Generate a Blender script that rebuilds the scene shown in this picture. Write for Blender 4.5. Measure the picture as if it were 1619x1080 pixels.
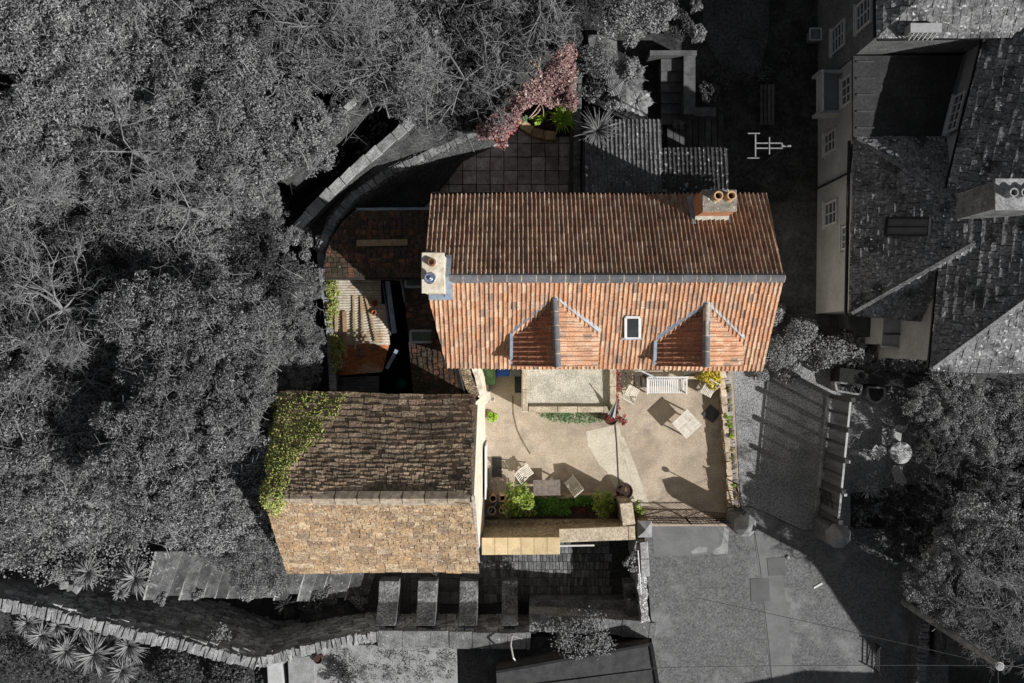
import bpy, bmesh, math, random
import numpy as np
from mathutils import Vector, Matrix

for o in list(bpy.data.objects): bpy.data.objects.remove(o)
SC = bpy.context.scene
COL = SC.collection
R = math.radians
random.seed(4); NP = np.random.RandomState(7)

# ---------------------------------------------------------------- camera, sky, sun, exposure
CAMH = 38.0; F = 1600.0
cam = bpy.data.cameras.new('camera'); co = bpy.data.objects.new('camera', cam); COL.objects.link(co)
co.location = (0, 0, CAMH); co.rotation_euler = (0, 0, 0)
cam.sensor_width = 36; cam.lens = F/1619*36; cam.clip_end = 500
cam.shift_x = 0.0; SC.camera = co
SUN_EL = R(38); SUN_DIR = Vector((0.889*math.cos(SUN_EL), -0.459*math.cos(SUN_EL), math.sin(SUN_EL)))
w = bpy.data.worlds.new('World'); SC.world = w; w.use_nodes = True
nt = w.node_tree; nt.nodes.clear()
sky = nt.nodes.new('ShaderNodeTexSky'); sky.sky_type = 'NISHITA'; sky.sun_disc = False
sky.sun_elevation = SUN_EL; sky.sun_rotation = math.atan2(0.889, -0.459)
hs = nt.nodes.new('ShaderNodeHueSaturation'); hs.inputs['Saturation'].default_value = 0.22
bg = nt.nodes.new('ShaderNodeBackground'); bg.inputs[1].default_value = 0.046
wo = nt.nodes.new('ShaderNodeOutputWorld')
nt.links.new(sky.outputs[0], hs.inputs['Color']); nt.links.new(hs.outputs[0], bg.inputs[0]); nt.links.new(bg.outputs[0], wo.inputs[0])
sl = bpy.data.lights.new('sun', 'SUN'); sl.energy = 4.6; sl.angle = R(0.5); sl.color = (1, 0.992, 0.98)
so = bpy.data.objects.new('sun', sl); COL.objects.link(so)
so.rotation_euler = SUN_DIR.to_track_quat('Z', 'Y').to_euler(); so.location = (20, -10, 30)
SC.view_settings.view_transform = 'Standard'; SC.view_settings.look = 'None'
SC.view_settings.exposure = 0.1; SC.view_settings.gamma = 1
SC.render.engine = 'CYCLES'
SC.cycles.max_bounces = 5; SC.cycles.diffuse_bounces = 2; SC.cycles.transparent_max_bounces = 6

def P(px, py, z=0.0):
    """real position of a point seen at photo pixel (px, py) when it stands z above the courtyard"""
    s = (CAMH - z)/F
    return (round((px-810)*s, 3), round((540-py)*s, 3), z)
def P2(px, py, z=0.0): return P(px, py, z)[:2]

# ---------------------------------------------------------------- materials
MATS = {}
def mat(name, c1, c2=None, scale=3.0, bump=0.3, rough=0.85, isl=0.0, ramp=None, detail_scale=None,
        speck=None, orand=0.0, metallic=0.0, stone=None, dist=0.02, spec=0.3, fine=0.25, blotch=None, thr=(0.4, 0.6)):
    if name in MATS: return MATS[name]
    m = bpy.data.materials.new(name); m.use_nodes = True; MATS[name] = m
    n = m.node_tree.nodes; L = m.node_tree.links
    b = n['Principled BSDF']; b.inputs['Roughness'].default_value = rough; b.inputs['Metallic'].default_value = metallic
    b.inputs['Specular IOR Level'].default_value = spec
    tc = n.new('ShaderNodeTexCoord'); geo = n.new('ShaderNodeNewGeometry')
    no = n.new('ShaderNodeTexNoise'); no.inputs['Scale'].default_value = scale; no.inputs['Detail'].default_value = 6
    no.inputs['Roughness'].default_value = 0.65
    L.new(geo.outputs['Position'], no.inputs['Vector'])
    def rng(src, a, bb, c=0, d=1):
        r = n.new('ShaderNodeMapRange'); r.inputs[1].default_value = a; r.inputs[2].default_value = bb
        r.inputs[3].default_value = c; r.inputs[4].default_value = d; L.new(src, r.inputs[0]); return r.outputs[0]
    def mix(f, a, bb, mode='MIX'):
        x = n.new('ShaderNodeMix'); x.data_type = 'RGBA'; x.blend_type = mode
        for s_, v in ((x.inputs[0], f), (x.inputs[6], a), (x.inputs[7], bb)):
            if hasattr(v, 'links') or hasattr(v, 'is_output'): L.new(v, s_)
            elif isinstance(v, (int, float)): s_.default_value = v
            else: s_.default_value = (*v, 1)
        return x.outputs[2]
    c2 = c2 or tuple(v*0.6 for v in c1)
    if ramp:
        cr = n.new('ShaderNodeValToRGB'); e = cr.color_ramp.elements
        e[0].position = 0; e[0].color = (*ramp[0], 1); e[1].position = 1; e[1].color = (*ramp[-1], 1)
        for i in range(1, len(ramp)-1):
            x = e.new(i/(len(ramp)-1)); x.color = (*ramp[i], 1)
        L.new(geo.outputs['Random Per Island'], cr.inputs[0])
        col = mix(rng(no.outputs[0], thr[0], thr[1]), cr.outputs[0], mix(0.5, cr.outputs[0], c2))
    else:
        col = mix(rng(no.outputs[0], thr[0], thr[1]), c1, c2)
    if isl and not ramp:
        v = rng(geo.outputs['Random Per Island'], 0, 1, 1-isl, 1+isl)
        cb = n.new('ShaderNodeCombineColor')
        for i in range(3): L.new(v, cb.inputs[i])
        col = mix(1.0, col, cb.outputs[0], 'MULTIPLY')
    f2 = n.new('ShaderNodeTexNoise'); f2.inputs['Scale'].default_value = detail_scale or scale*9; f2.inputs['Detail'].default_value = 4
    L.new(geo.outputs['Position'], f2.inputs['Vector'])
    if fine:
        v = rng(f2.outputs[0], 0.3, 0.7, 1-fine, 1+fine); cb = n.new('ShaderNodeCombineColor')
        for i in range(3): L.new(v, cb.inputs[i])
        col = mix(1.0, col, cb.outputs[0], 'MULTIPLY')
    if blotch:   # (colour, scale, lo, hi)
        f4 = n.new('ShaderNodeTexNoise'); f4.inputs['Scale'].default_value = blotch[1]; f4.inputs['Detail'].default_value = 8
        f4.inputs['Roughness'].default_value = 0.7
        L.new(geo.outputs['Position'], f4.inputs['Vector'])
        col = mix(rng(f4.outputs[0], blotch[2], blotch[3]), col, blotch[0])
    if speck:    # (colour, scale, threshold)
        f3 = n.new('ShaderNodeTexNoise'); f3.inputs['Scale'].default_value = speck[1]; f3.inputs['Detail'].default_value = 2
        L.new(geo.outputs['Position'], f3.inputs['Vector'])
        col = mix(rng(f3.outputs[0], speck[2], speck[2]+0.04), col, speck[0])
    if orand:
        oi = n.new('ShaderNodeObjectInfo'); v = rng(oi.outputs['Random'], 0, 1, 1-orand, 1+orand)
        cb = n.new('ShaderNodeCombineColor')
        for i in range(3): L.new(v, cb.inputs[i])
        col = mix(1.0, col, cb.outputs[0], 'MULTIPLY')
    bh = f2.outputs[0]
    if stone:    # irregular masonry: (sx, sy, sz, mortar colour)
        mp = n.new('ShaderNodeMapping'); mp.inputs['Scale'].default_value = stone[:3]
        L.new(geo.outputs['Position'], mp.inputs['Vector'])
        vo = n.new('ShaderNodeTexVoronoi'); vo.feature = 'DISTANCE_TO_EDGE'; L.new(mp.outputs[0], vo.inputs['Vector'])
        vc = n.new('ShaderNodeTexVoronoi'); L.new(mp.outputs[0], vc.inputs['Vector'])
        bw = n.new('ShaderNodeRGBToBW'); L.new(vc.outputs['Color'], bw.inputs[0])
        v = rng(bw.outputs[0], 0.2, 0.8, 0.6, 1.35); cb = n.new('ShaderNodeCombineColor')
        for i in range(3): L.new(v, cb.inputs[i])
        col = mix(1.0, col, cb.outputs[0], 'MULTIPLY')
        e = rng(vo.outputs[0], 0.02, 0.10)
        col = mix(e, stone[3], col)
        ad = n.new('ShaderNodeMath'); ad.operation = 'MULTIPLY_ADD'; L.new(f2.outputs[0], ad.inputs[0]); ad.inputs[1].default_value = 0.4
        L.new(e, ad.inputs[2]); bh = ad.outputs[0]
    L.new(col, b.inputs['Base Color'])
    if bump:
        bp = n.new('ShaderNodeBump'); bp.inputs['Strength'].default_value = bump; bp.inputs['Distance'].default_value = dist
        L.new(bh, bp.inputs['Height']); L.new(bp.outputs[0], b.inputs['Normal'])
    return m
def g(v): return (v, v, v)

PAN = mat('red_clay_tile', (0.4, 0.18, 0.1), (0.14, 0.10, 0.09), ramp=[(0.30, .21, .16), (.54, .29, .17), (.62, .37, .23), (.50, .25, .14), (.60, .34, .20), (.66, .45, .30), (.46, .30, .21), (.62, .30, .15)],
          scale=1.3, bump=0.35, speck=((.62, .60, .55), 9, 0.70), fine=0.35, detail_scale=22, thr=(.45, .75), dist=.01)
PANN = mat('weathered_clay_tile', (0.4, 0.18, 0.1), (0.12, 0.07, 0.05), ramp=[(.36, .20, .14), (.54, .34, .23), (.62, .43, .30), (.44, .26, .18), (.70, .52, .38)],
          scale=1.1, bump=0.35, speck=((.6, .6, .62), 8, 0.69), fine=0.45, detail_scale=20, thr=(.30, .56), dist=.01)
STS = mat('tan_stone_slate', (.42, .29, .16), (.20, .13, .08), ramp=[(.22, .15, .10), (.52, .37, .22), (.42, .28, .16), (.62, .47, .30), (.36, .25, .16), (.50, .33, .18), (.27, .20, .15), (.56, .44, .30)],
          scale=2.2, bump=0.9, speck=((.70, .58, .42), 11, 0.66), fine=0.5, detail_scale=16, dist=.03)  # tan slate tones varying tile by tile, with pale specks
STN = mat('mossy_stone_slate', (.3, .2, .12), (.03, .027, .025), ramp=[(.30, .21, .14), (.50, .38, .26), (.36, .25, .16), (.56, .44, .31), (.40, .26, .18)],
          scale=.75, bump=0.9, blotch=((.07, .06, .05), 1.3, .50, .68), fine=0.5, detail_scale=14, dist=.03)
GST = mat('grey_stone_slate', g(.12), g(.08), ramp=[g(.15), g(.23), g(.19), g(.28), g(.17), g(.21)], scale=.9, bump=.9, fine=.6, detail_scale=12,
          blotch=(g(.05), 1.1, .53, .62), speck=(g(.55), 8, .64), dist=.03)
RIDGE = mat('grey_ridge_tile', (.17, .17, .18), (.12, .12, .125), scale=3, isl=.12, bump=.1)
MORTAR = mat('ridge_mortar', (.55, .48, .40), scale=8)
LEAD = mat('lead_flashing', (.30, .36, .44), (.22, .27, .35), scale=4, bump=.15, rough=.5, spec=.5)
LEADG = mat('pale_lead', (.42, .44, .46), (.3, .32, .34), scale=4, bump=.15, rough=.55)
CREAM = mat('cream_render', (.86, .80, .68), (.70, .62, .48), scale=2.2, bump=.5, fine=.12, blotch=((.42, .33, .22), 2.4, .62, .72))
CHRENDER = mat('chimney_render', (.82, .76, .63), (.58, .50, .38), scale=3.5, bump=.5, fine=.2)
BRICK = mat('orange_brick', (.50, .20, .09), (.36, .13, .06), scale=9, bump=.4)
POT = mat('buff_clay_pot', (.62, .42, .24), (.45, .28, .15), scale=7, bump=.2)
POTIN = mat('dark_pot_inside', (.09, .05, .03), scale=7)  # dark brown fill for the inside of the pots
STEEL = mat('blue_grey_cowl', (.35, .40, .52), rough=.35, metallic=.6, scale=4)
YARD = mat('courtyard_concrete', (.50, .41, .31), (.38, .31, .23), scale=.8, bump=.6, fine=.2, detail_scale=20, speck=((.60, .55, .46), 13, .69),
           blotch=((.29, .24, .185), 1.1, .50, .68), dist=.025)
YARD2 = mat('smooth_concrete', (.60, .54, .43), (.52, .46, .36), scale=1.2, bump=.3, fine=.14, detail_scale=14, blotch=((.36, .31, .23), 1.5, .55, .7))
COPING = mat('rough_coping', (.50, .42, .31), (.34, .28, .20), scale=3, bump=.8, fine=.35, isl=.15, detail_scale=22, speck=((.68, .60, .48), 14, .66))
BAYFLR = mat('bay_roof_concrete', (.56, .52, .43), (.40, .37, .30), scale=1.7, bump=.8, fine=.35, detail_scale=24, blotch=((.25, .23, .18), 1.4, .60, .68))
TANSLAB = mat('sawn_tan_slab', (.66, .51, .30), (.56, .42, .24), scale=2.5, bump=.3, fine=.14, isl=.08, blotch=((.44, .34, .21), 2.6, .56, .72))
TANSTONE = mat('tan_rubble', (.50, .39, .26), (.36, .27, .17), scale=2, bump=1.0, fine=.4, stone=(1.6, 5, 5, (.12, .085, .05)), dist=.05)
GRSTONE = mat('grey_rubble', g(.2), g(.12), scale=1.5, bump=1.0, fine=.4, stone=(3.2, 3.2, 7, g(.02)), dist=.05)
GRCOP = mat('grey_coping', g(.20), g(.11), scale=2.2, bump=.8, fine=.4, isl=.25, speck=(g(.42), 10, .66))
GRPALE = mat('pale_grey_coping', g(.34), g(.22), scale=2.2, bump=.8, fine=.4, isl=.2)
RENDG = mat('grey_render', g(.36), g(.29), scale=.8, bump=.3, fine=.1)
RUBG = mat('grey_wall_rubble', g(.26), g(.17), scale=2, bump=.9, fine=.4, stone=(4, 4, 9, g(.09)))
WHITE = mat('white_paint', (.75, .74, .72), (.66, .65, .63), scale=5, bump=.05, fine=.05)
GREYW = mat('grey_white_paint', g(.5), g(.42), scale=5, bump=.05, fine=.05)
DARKG = mat('dark_glass', (.03, .035, .035), (.05, .05, .05), rough=.12, spec=.6, scale=2, fine=0)
DGLASS = mat('skylight_glass', (.10, .12, .10), (.07, .08, .07), rough=.3, scale=2, fine=.1)
BLACK = mat('black_iron', (.018, .018, .02), rough=.5, bump=0, fine=0)
ASPH = mat('worn_asphalt', g(.15), g(.095), scale=.6, bump=.8, fine=.45, detail_scale=14, speck=(g(.28), 13, .68), blotch=(g(.24), .6, .50, .66))
ASPH2 = mat('asphalt_patch', g(.19), g(.15), scale=1.5, bump=.2, fine=.12, detail_scale=30)
ASPH3 = mat('dark_asphalt_patch', g(.135), g(.11), scale=1.5, bump=.2, fine=.12, detail_scale=30)
PALEC = mat('pale_old_concrete', g(.33), g(.24), scale=3, bump=.5, fine=.3)
GRAV = mat('drive_gravel', g(.29), g(.21), scale=.9, bump=.9, fine=.6, detail_scale=20, speck=(g(.46), 19, .64), dist=.04)
SOIL = mat('dark_soil', g(.07), g(.045), scale=1.5, bump=.8, fine=.5)
SOILB = mat('brown_soil', (.06, .035, .03), (.04, .025, .02), scale=3, bump=.9, fine=.6, dist=.04)
LAWN = mat('grey_lawn', g(.075), g(.05), scale=1, bump=.8, fine=.5)
SLAB = mat('terrace_slab', (.58, .53, .50), (.36, .29, .26), scale=2, bump=.4, fine=.25, isl=.35)
SETT = mat('lane_sett', g(.18), g(.11), scale=3, bump=.7, fine=.35, isl=.45, speck=(g(.34), 14, .68))
STEPM = mat('step_stone', g(.16), g(.08), orand=.35, blotch=(g(.06), 1.6, .52, .66), scale=2.5, bump=.7, fine=.4, speck=(g(.34), 7, .66))
NOSE = mat('step_nosing', g(.50), g(.30), scale=4, bump=.5, fine=.3)
RUST = mat('rusty_tin', (.44, .34, .24), (.40, .14, .05), scale=1.1, bump=.3, fine=.25, rough=.6, thr=(.38, .50), blotch=((.10, .09, .08), 1.6, .55, .66))
TINP = mat('pale_tin', (.50, .45, .37), (.38, .24, .14), scale=1.2, thr=(.50, .66), bump=.3, fine=.25, rough=.6)
TIND = mat('dark_tin', (.16, .16, .17), (.10, .10, .11), scale=2, bump=.3)
WOOD = mat('weathered_wood', (.40, .30, .18), (.28, .20, .12), scale=6, bump=.4, fine=.25, isl=.15)
WOODP = mat('pale_garden_wood', (.74, .69, .60), (.60, .54, .45), scale=8, bump=.3, fine=.15, isl=.1)
WOODG = mat('grey_garden_wood', (.24, .20, .17), (.17, .14, .12), scale=8, bump=.3, fine=.2, isl=.12)
WOODK = mat('grey_planks', g(.075), g(.05), scale=3, bump=.3, fine=.2, isl=.15)
DTILE = mat('dark_mossy_tile', (.12, .07, .05), (.03, .025, .02), ramp=[(.06, .045, .04), (.11, .07, .05), (.08, .055, .045), (.26, .11, .06), (.07, .06, .045), (.14, .08, .055), (.09, .08, .06)], scale=1.2, bump=.6, fine=.5,
            blotch=((.05, .045, .02), 1.6, .52, .62), speck=((.35, .33, .30), 10, .70))
NTILE = mat('lichened_grey_tile', g(.1), g(.03), ramp=[g(.11), g(.18), g(.14), g(.22)], scale=1.4, bump=.5, fine=.5, speck=(g(.5), 9, .66))
BARK = mat('grey_bark', g(.26), g(.16), scale=6, bump=.8, fine=.4)
TWIG = mat('pale_twig', g(.26), g(.17), scale=4, bump=.3, fine=.2)
TWIGW = mat('warm_twig', (.55, .42, .34), (.4, .3, .24), scale=4, bump=.3)
BARKB = mat('brown_bark', (.14, .10, .07), scale=6, bump=.8)
def fol(name, cols, c2, rough=.55, orand=0): return mat(name, cols[0], c2, ramp=cols, scale=.9, bump=0, rough=rough, fine=.2, orand=orand, thr=(.4, .65), spec=.25)
LG1 = fol('mid_grey_foliage', [g(.11), g(.25), g(.17), g(.42), g(.20), g(.30), g(.14)], g(.09), orand=.3)
LG2 = fol('dark_grey_foliage', [g(.03), g(.08), g(.05), g(.14), g(.06)], g(.025), orand=.25)
LG3 = fol('pale_grey_foliage', [g(.14), g(.26), g(.20), g(.36), g(.18)], g(.10), orand=.15)
IVY = fol('yellow_green_ivy', [(.24, .33, .07), (.48, .52, .15), (.36, .46, .12), (.62, .58, .24), (.14, .22, .05), (.54, .38, .12), (.44, .52, .19), (.10, .15, .04)], (.16, .18, .03))
MAPLE = fol('red_maple_leaf', [(.34, .17, .15), (.22, .10, .11), (.52, .36, .32), (.40, .24, .22), (.14, .07, .08), (.62, .50, .42), (.28, .14, .16), (.20, .12, .08)], (.14, .08, .09))
REDL = fol('bright_red_leaf', [(.50, .13, .14), (.66, .34, .32), (.42, .06, .07), (.5, .16, .10)], (.4, .08, .08))
DRED = fol('dark_red_leaf', [(.26, .04, .04), (.34, .07, .06), (.14, .03, .03), (.30, .12, .08)], (.14, .02, .02))
LIME = fol('lime_leaf', [(.30, .52, .04), (.42, .62, .07), (.22, .42, .03), (.55, .66, .14)], (.2, .35, .03))
GREEN = fol('green_leaf', [(.07, .20, .025), (.12, .30, .03), (.05, .14, .02), (.20, .36, .05)], (.05, .13, .02))
OLIVE = fol('olive_leaf', [(.20, .30, .04), (.32, .40, .06), (.14, .22, .03), (.5, .52, .16)], (.12, .18, .03))
GOLD = fol('golden_leaf', [(.62, .52, .05), (.68, .36, .05), (.50, .52, .06), (.72, .60, .10), (.40, .45, .06)], (.4, .3, .03))
GRNG = fol('grey_green_leaf', [(.14, .24, .10), (.24, .34, .18), (.10, .18, .07), (.34, .42, .26)], (.08, .14, .05))
BLUEP = mat('blue_plastic', (.03, .13, .50), scale=5, bump=.05, rough=.4)
GREENP = mat('green_plastic', (.17, .33, .13), scale=5, bump=.05, rough=.45)
GREYP = mat('grey_plastic', (.20, .22, .22), scale=5, bump=.05, rough=.45)
TERRA = mat('dark_planter', (.10, .06, .05), scale=5, bump=.2)
PCLAY = mat('pale_clay', (.60, .42, .26), scale=8, bump=.2)
CABLE = mat('cable_rubber', g(.05), bump=0, fine=0)
STALE = mat('frosted_panel', g(.17), g(.13), scale=2, bump=.1, fine=.15)
def _panel():
    m = bpy.data.materials.new('translucent_fence_panel'); m.use_nodes = True; n = m.node_tree.nodes; L = m.node_tree.links
    b = n['Principled BSDF']; b.inputs['Base Color'].default_value = (.20, .20, .20, 1); b.inputs['Roughness'].default_value = .5
    t = n.new('ShaderNodeBsdfTransparent'); t.inputs[0].default_value = (.75, .75, .75, 1)
    wv = n.new('ShaderNodeTexWave'); wv.inputs['Scale'].default_value = 9; wv.inputs['Distortion'].default_value = 1.0
    tc = n.new('ShaderNodeTexCoord'); L.new(tc.outputs['Object'], wv.inputs[0])
    r = n.new('ShaderNodeMapRange'); r.inputs[3].default_value = .30; r.inputs[4].default_value = .62; L.new(wv.outputs[1], r.inputs[0])
    x = n.new('ShaderNodeMixShader'); L.new(r.outputs[0], x.inputs[0]); L.new(b.outputs[0], x.inputs[1]); L.new(t.outputs[0], x.inputs[2])
    L.new(x.outputs[0], n['Material Output'].inputs[0]); return m
PANEL = _panel()

# ---------------------------------------------------------------- object helpers
def tag(o, label=None, cat=None, group=None, kind=None):
    if label: o['label'] = label
    if cat: o['category'] = cat
    if group: o['group'] = group
    if kind: o['kind'] = kind
    return o
def thing(name, label, cat, loc=(0, 0, 0), group=None, rotz=0):
    o = bpy.data.objects.new(name, None); COL.objects.link(o); o.location = loc; o.rotation_euler = (0, 0, rotz)
    o.empty_display_size = .2
    return tag(o, label, cat, group)
class MB:
    def __init__(s): s.v = []; s.f = []
    def add(s, vs, fs):
        k = len(s.v); s.v += [tuple(p) for p in vs]; s.f += [tuple(i+k for i in q) for q in fs]; return s
    def box(s, c, d, rz=0.0, jit=0.0, taper=1.0, rx=0.0):
        cx, cy, cz = c; a, b, h = d[0]/2, d[1]/2, d[2]/2; vs = []
        for sz in (-1, 1):
            t = taper if sz > 0 else 1
            for sx, sy in ((-1, -1), (1, -1), (1, 1), (-1, 1)):
                p = Vector((sx*a*t, sy*b*t, sz*h))
                if jit: p += Vector((random.uniform(-jit, jit), random.uniform(-jit, jit), random.uniform(-jit, jit)*.6))
                if rx: p = Matrix.Rotation(rx, 3, 'X') @ p
                x, y = p.x*math.cos(rz)-p.y*math.sin(rz), p.x*math.sin(rz)+p.y*math.cos(rz)
                vs.append((cx+x, cy+y, cz+p.z))
        return s.add(vs, [(0, 3, 2, 1), (4, 5, 6, 7), (0, 1, 5, 4), (1, 2, 6, 5), (2, 3, 7, 6), (3, 0, 4, 7)])
    def bar(s, p, q, w, h=None, up=(0, 0, 1)):
        p, q = Vector(p), Vector(q); d = (q-p); h = h or w
        if d.length < 1e-6: return s
        d.normalize(); u = Vector(up)
        if abs(d.dot(u)) > .98: u = Vector((1, 0, 0))
        a = d.cross(u).normalized(); b = a.cross(d).normalized()
        vs = []
        for e in (p, q):
            for i, j in ((-1, -1), (1, -1), (1, 1), (-1, 1)): vs.append(e+a*i*w/2+b*j*h/2)
        return s.add(vs, [(0, 3, 2, 1), (4, 5, 6, 7), (0, 1, 5, 4), (1, 2, 6, 5), (2, 3, 7, 6), (3, 0, 4, 7)])
    def tube(s, path, r, n=6, r2=None):
        k = len(path); r2 = r if r2 is None else r2; base = len(s.v); pa = [Vector(p) for p in path]
        for i, p in enumerate(pa):
            d = (pa[min(i+1, k-1)]-pa[max(i-1, 0)]).normalized(); u = Vector((0, 0, 1)) if abs(d.z) < .9 else Vector((1, 0, 0))
            a = d.cross(u).normalized(); b = a.cross(d); rr = r+(r2-r)*i/max(1, k-1)
            for j in range(n):
                t = 2*math.pi*j/n; s.v.append(tuple(p+a*math.cos(t)*rr+b*math.sin(t)*rr))
        for i in range(k-1):
            for j in range(n):
                s.f.append((base+i*n+j, base+i*n+(j+1) % n, base+(i+1)*n+(j+1) % n, base+(i+1)*n+j))
        s.f.append(tuple(base+j for j in range(n))[::-1]); s.f.append(tuple(base+(k-1)*n+j for j in range(n)))
        return s
    def lathe(s, c, prof, n=20, cap=True):
        base = len(s.v)
        for r, z in prof:
            for j in range(n):
                t = 2*math.pi*j/n; s.v.append((c[0]+r*math.cos(t), c[1]+r*math.sin(t), c[2]+z))
        for i in range(len(prof)-1):
            for j in range(n): s.f.append((base+i*n+j, base+i*n+(j+1) % n, base+(i+1)*n+(j+1) % n, base+(i+1)*n+j))
        if cap:
            s.f.append(tuple(base+j for j in range(n))[::-1]); s.f.append(tuple(base+(len(prof)-1)*n+j for j in range(n)))
        return s
    def prism(s, poly, z0, z1):
        n = len(poly)
        zz = (lambda q, i: q[i] if isinstance(q, (list, tuple)) else q)
        vs = [(p[0], p[1], zz(z0, i)) for i, p in enumerate(poly)]+[(p[0], p[1], zz(z1, i)) for i, p in enumerate(poly)]
        fs = [tuple(range(n))[::-1], tuple(range(n, 2*n))]+[(i, (i+1) % n, n+(i+1) % n, n+i) for i in range(n)]
        return s.add(vs, fs)
    def build(s, name, m, parent=None, origin=None, smooth=False, weld=False, recalc=True, local=False):
        og = Vector((0, 0, 0))
        if parent is not None and not local:
            q = parent
            while q is not None: og = og+Vector(q.location); q = q.parent
        elif origin is not None: og = Vector(origin)
        me = bpy.data.meshes.new(name); me.from_pydata([(a-og.x, b-og.y, c-og.z) for a, b, c in s.v], [], s.f)
        me.materials.append(m)
        if recalc:
            bm = bmesh.new(); bm.from_mesh(me); bmesh.ops.recalc_face_normals(bm, faces=bm.faces); bm.to_mesh(me); bm.free()
        if smooth: me.polygons.foreach_set('use_smooth', [True]*len(me.polygons))
        o = bpy.data.objects.new(name, me); COL.objects.link(o)
        if parent is not None: o.parent = parent
        elif origin is not None: o.location = origin
        return o
def bev(o, w=.008, seg=1):
    md = o.modifiers.new('bevel', 'BEVEL'); md.width = w; md.segments = seg; md.limit_method = 'ANGLE'; return o
def copy_tree(o, parent=None):
    c = o.copy(); COL.objects.link(c); c.parent = parent
    for ch in list(o.children): copy_tree(ch, c)
    return c

# sheets
def sheet(name, polypx, z, m, kind='structure', sub=0, label=None, cat=None, thick=.25):
    poly = [P2(x, y, z) for x, y in polypx]
    mb = MB().prism(poly, z-thick, z)
    return tag(mb.build(name, m), label, cat, None, kind)

# ---------------------------------------------------------------- roof coverings (real tiles, cut to the outline of the slope)
def frame(poly):
    p = [Vector(q) for q in poly]
    u = (p[1]-p[0]).normalized(); nrm = Vector((0, 0, 0))
    for i in range(1, len(p)-1): nrm += (p[i]-p[0]).cross(p[i+1]-p[0])
    nrm.normalize()
    if nrm.z < 0: nrm = -nrm
    v = nrm.cross(u).normalized()
    c = sum(p, Vector((0, 0, 0)))/len(p)
    if (c-p[0]).dot(v) < 0: v = -v
    return p, u, v, nrm
def clip(bm, p, nrm, grow=0.0):
    c = sum(p, Vector((0, 0, 0)))/len(p)
    for i in range(len(p)):
        a, b = p[i], p[(i+1) % len(p)]; n = (b-a).cross(nrm).normalized()
        if (c-a).dot(n) > 0: n = -n
        bmesh.ops.bisect_plane(bm, geom=bm.verts[:]+bm.edges[:]+bm.faces[:], plane_co=a+n*grow, plane_no=n, clear_outer=True, dist=1e-5)
def roofmesh(name, verts, faces, m, p, nrm, parent, grow=0.0, doclip=True):
    me = bpy.data.meshes.new(name); me.from_pydata([tuple(v) for v in verts], [], faces)
    bm = bmesh.new(); bm.from_mesh(me)
    if doclip: clip(bm, p, nrm, grow)
    og = Vector((0, 0, 0)); q = parent
    while q is not None: og = og+Vector(q.location); q = q.parent
    bmesh.ops.translate(bm, verts=bm.verts, vec=-og)
    bm.to_mesh(me); bm.free(); me.materials.append(m)
    o = bpy.data.objects.new(name, me); COL.objects.link(o); o.parent = parent
    return o
def wob(x, y): return .05+.025*math.sin(x*.9+1.3)+.018*math.sin(y*1.3+x*.4)
def slates(name, poly, m, parent, w=.35, gauge=.22, th=.035, jit=.02, irr=.35, dim=None, grow=.03, sag=1.0, flip=False):
    """stone or clay slates, bottom courses larger"""
    p, u, v, nrm = frame(poly); o = p[0]
    us = [(q-o).dot(u) for q in p]; vs_ = [(q-o).dot(v) for q in p]
    u0, u1, v1 = min(us)-.3, max(us)+.3, max(vs_)+.1
    V = []; Fc = []; y = -.08; row = 0
    while y < v1:
        t = max(0, y)/max(v1, .1)
        gg = gauge*(dim[0]*(1-t)+dim[1]*t if dim else 1); ww = w*(dim[0]*(1-t)+dim[1]*t if dim else 1)
        x = u0-random.random()*ww
        while x < u1:
            tw = ww*(1+random.uniform(-irr, irr)); k = len(V)
            l0 = y+random.uniform(-jit, jit); l1 = y+gg*1.25; h = th*(1+random.uniform(-.3, .5)); gp = .006+random.random()*.006
            s1, s2 = random.uniform(-jit, jit)*.5, random.uniform(-jit, jit)*.5
            for (a, b, c) in ((x+gp, l0+s1, h+.008), (x+tw-gp, l0+s2, h+.008+random.uniform(-.006, .006)), (x+tw-gp, l1, .008), (x+gp, l1, .008),
                              (x+gp, l0+s1, -.02), (x+tw-gp, l0+s2, -.02), (x+tw-gp, l1, -.02), (x+gp, l1, -.02)):
                q = o+u*a+v*b; V.append(q+nrm*(c+wob(q.x, q.y)*sag))
            Fc += [(k, k+1, k+2, k+3), (k, k+4, k+5, k+1), (k+1, k+5, k+6, k+2), (k+3, k+7, k+4, k)]
            x += tw
        y += gg; row += 1
    return roofmesh(name, V, Fc, m, p, nrm, parent, grow)
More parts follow.
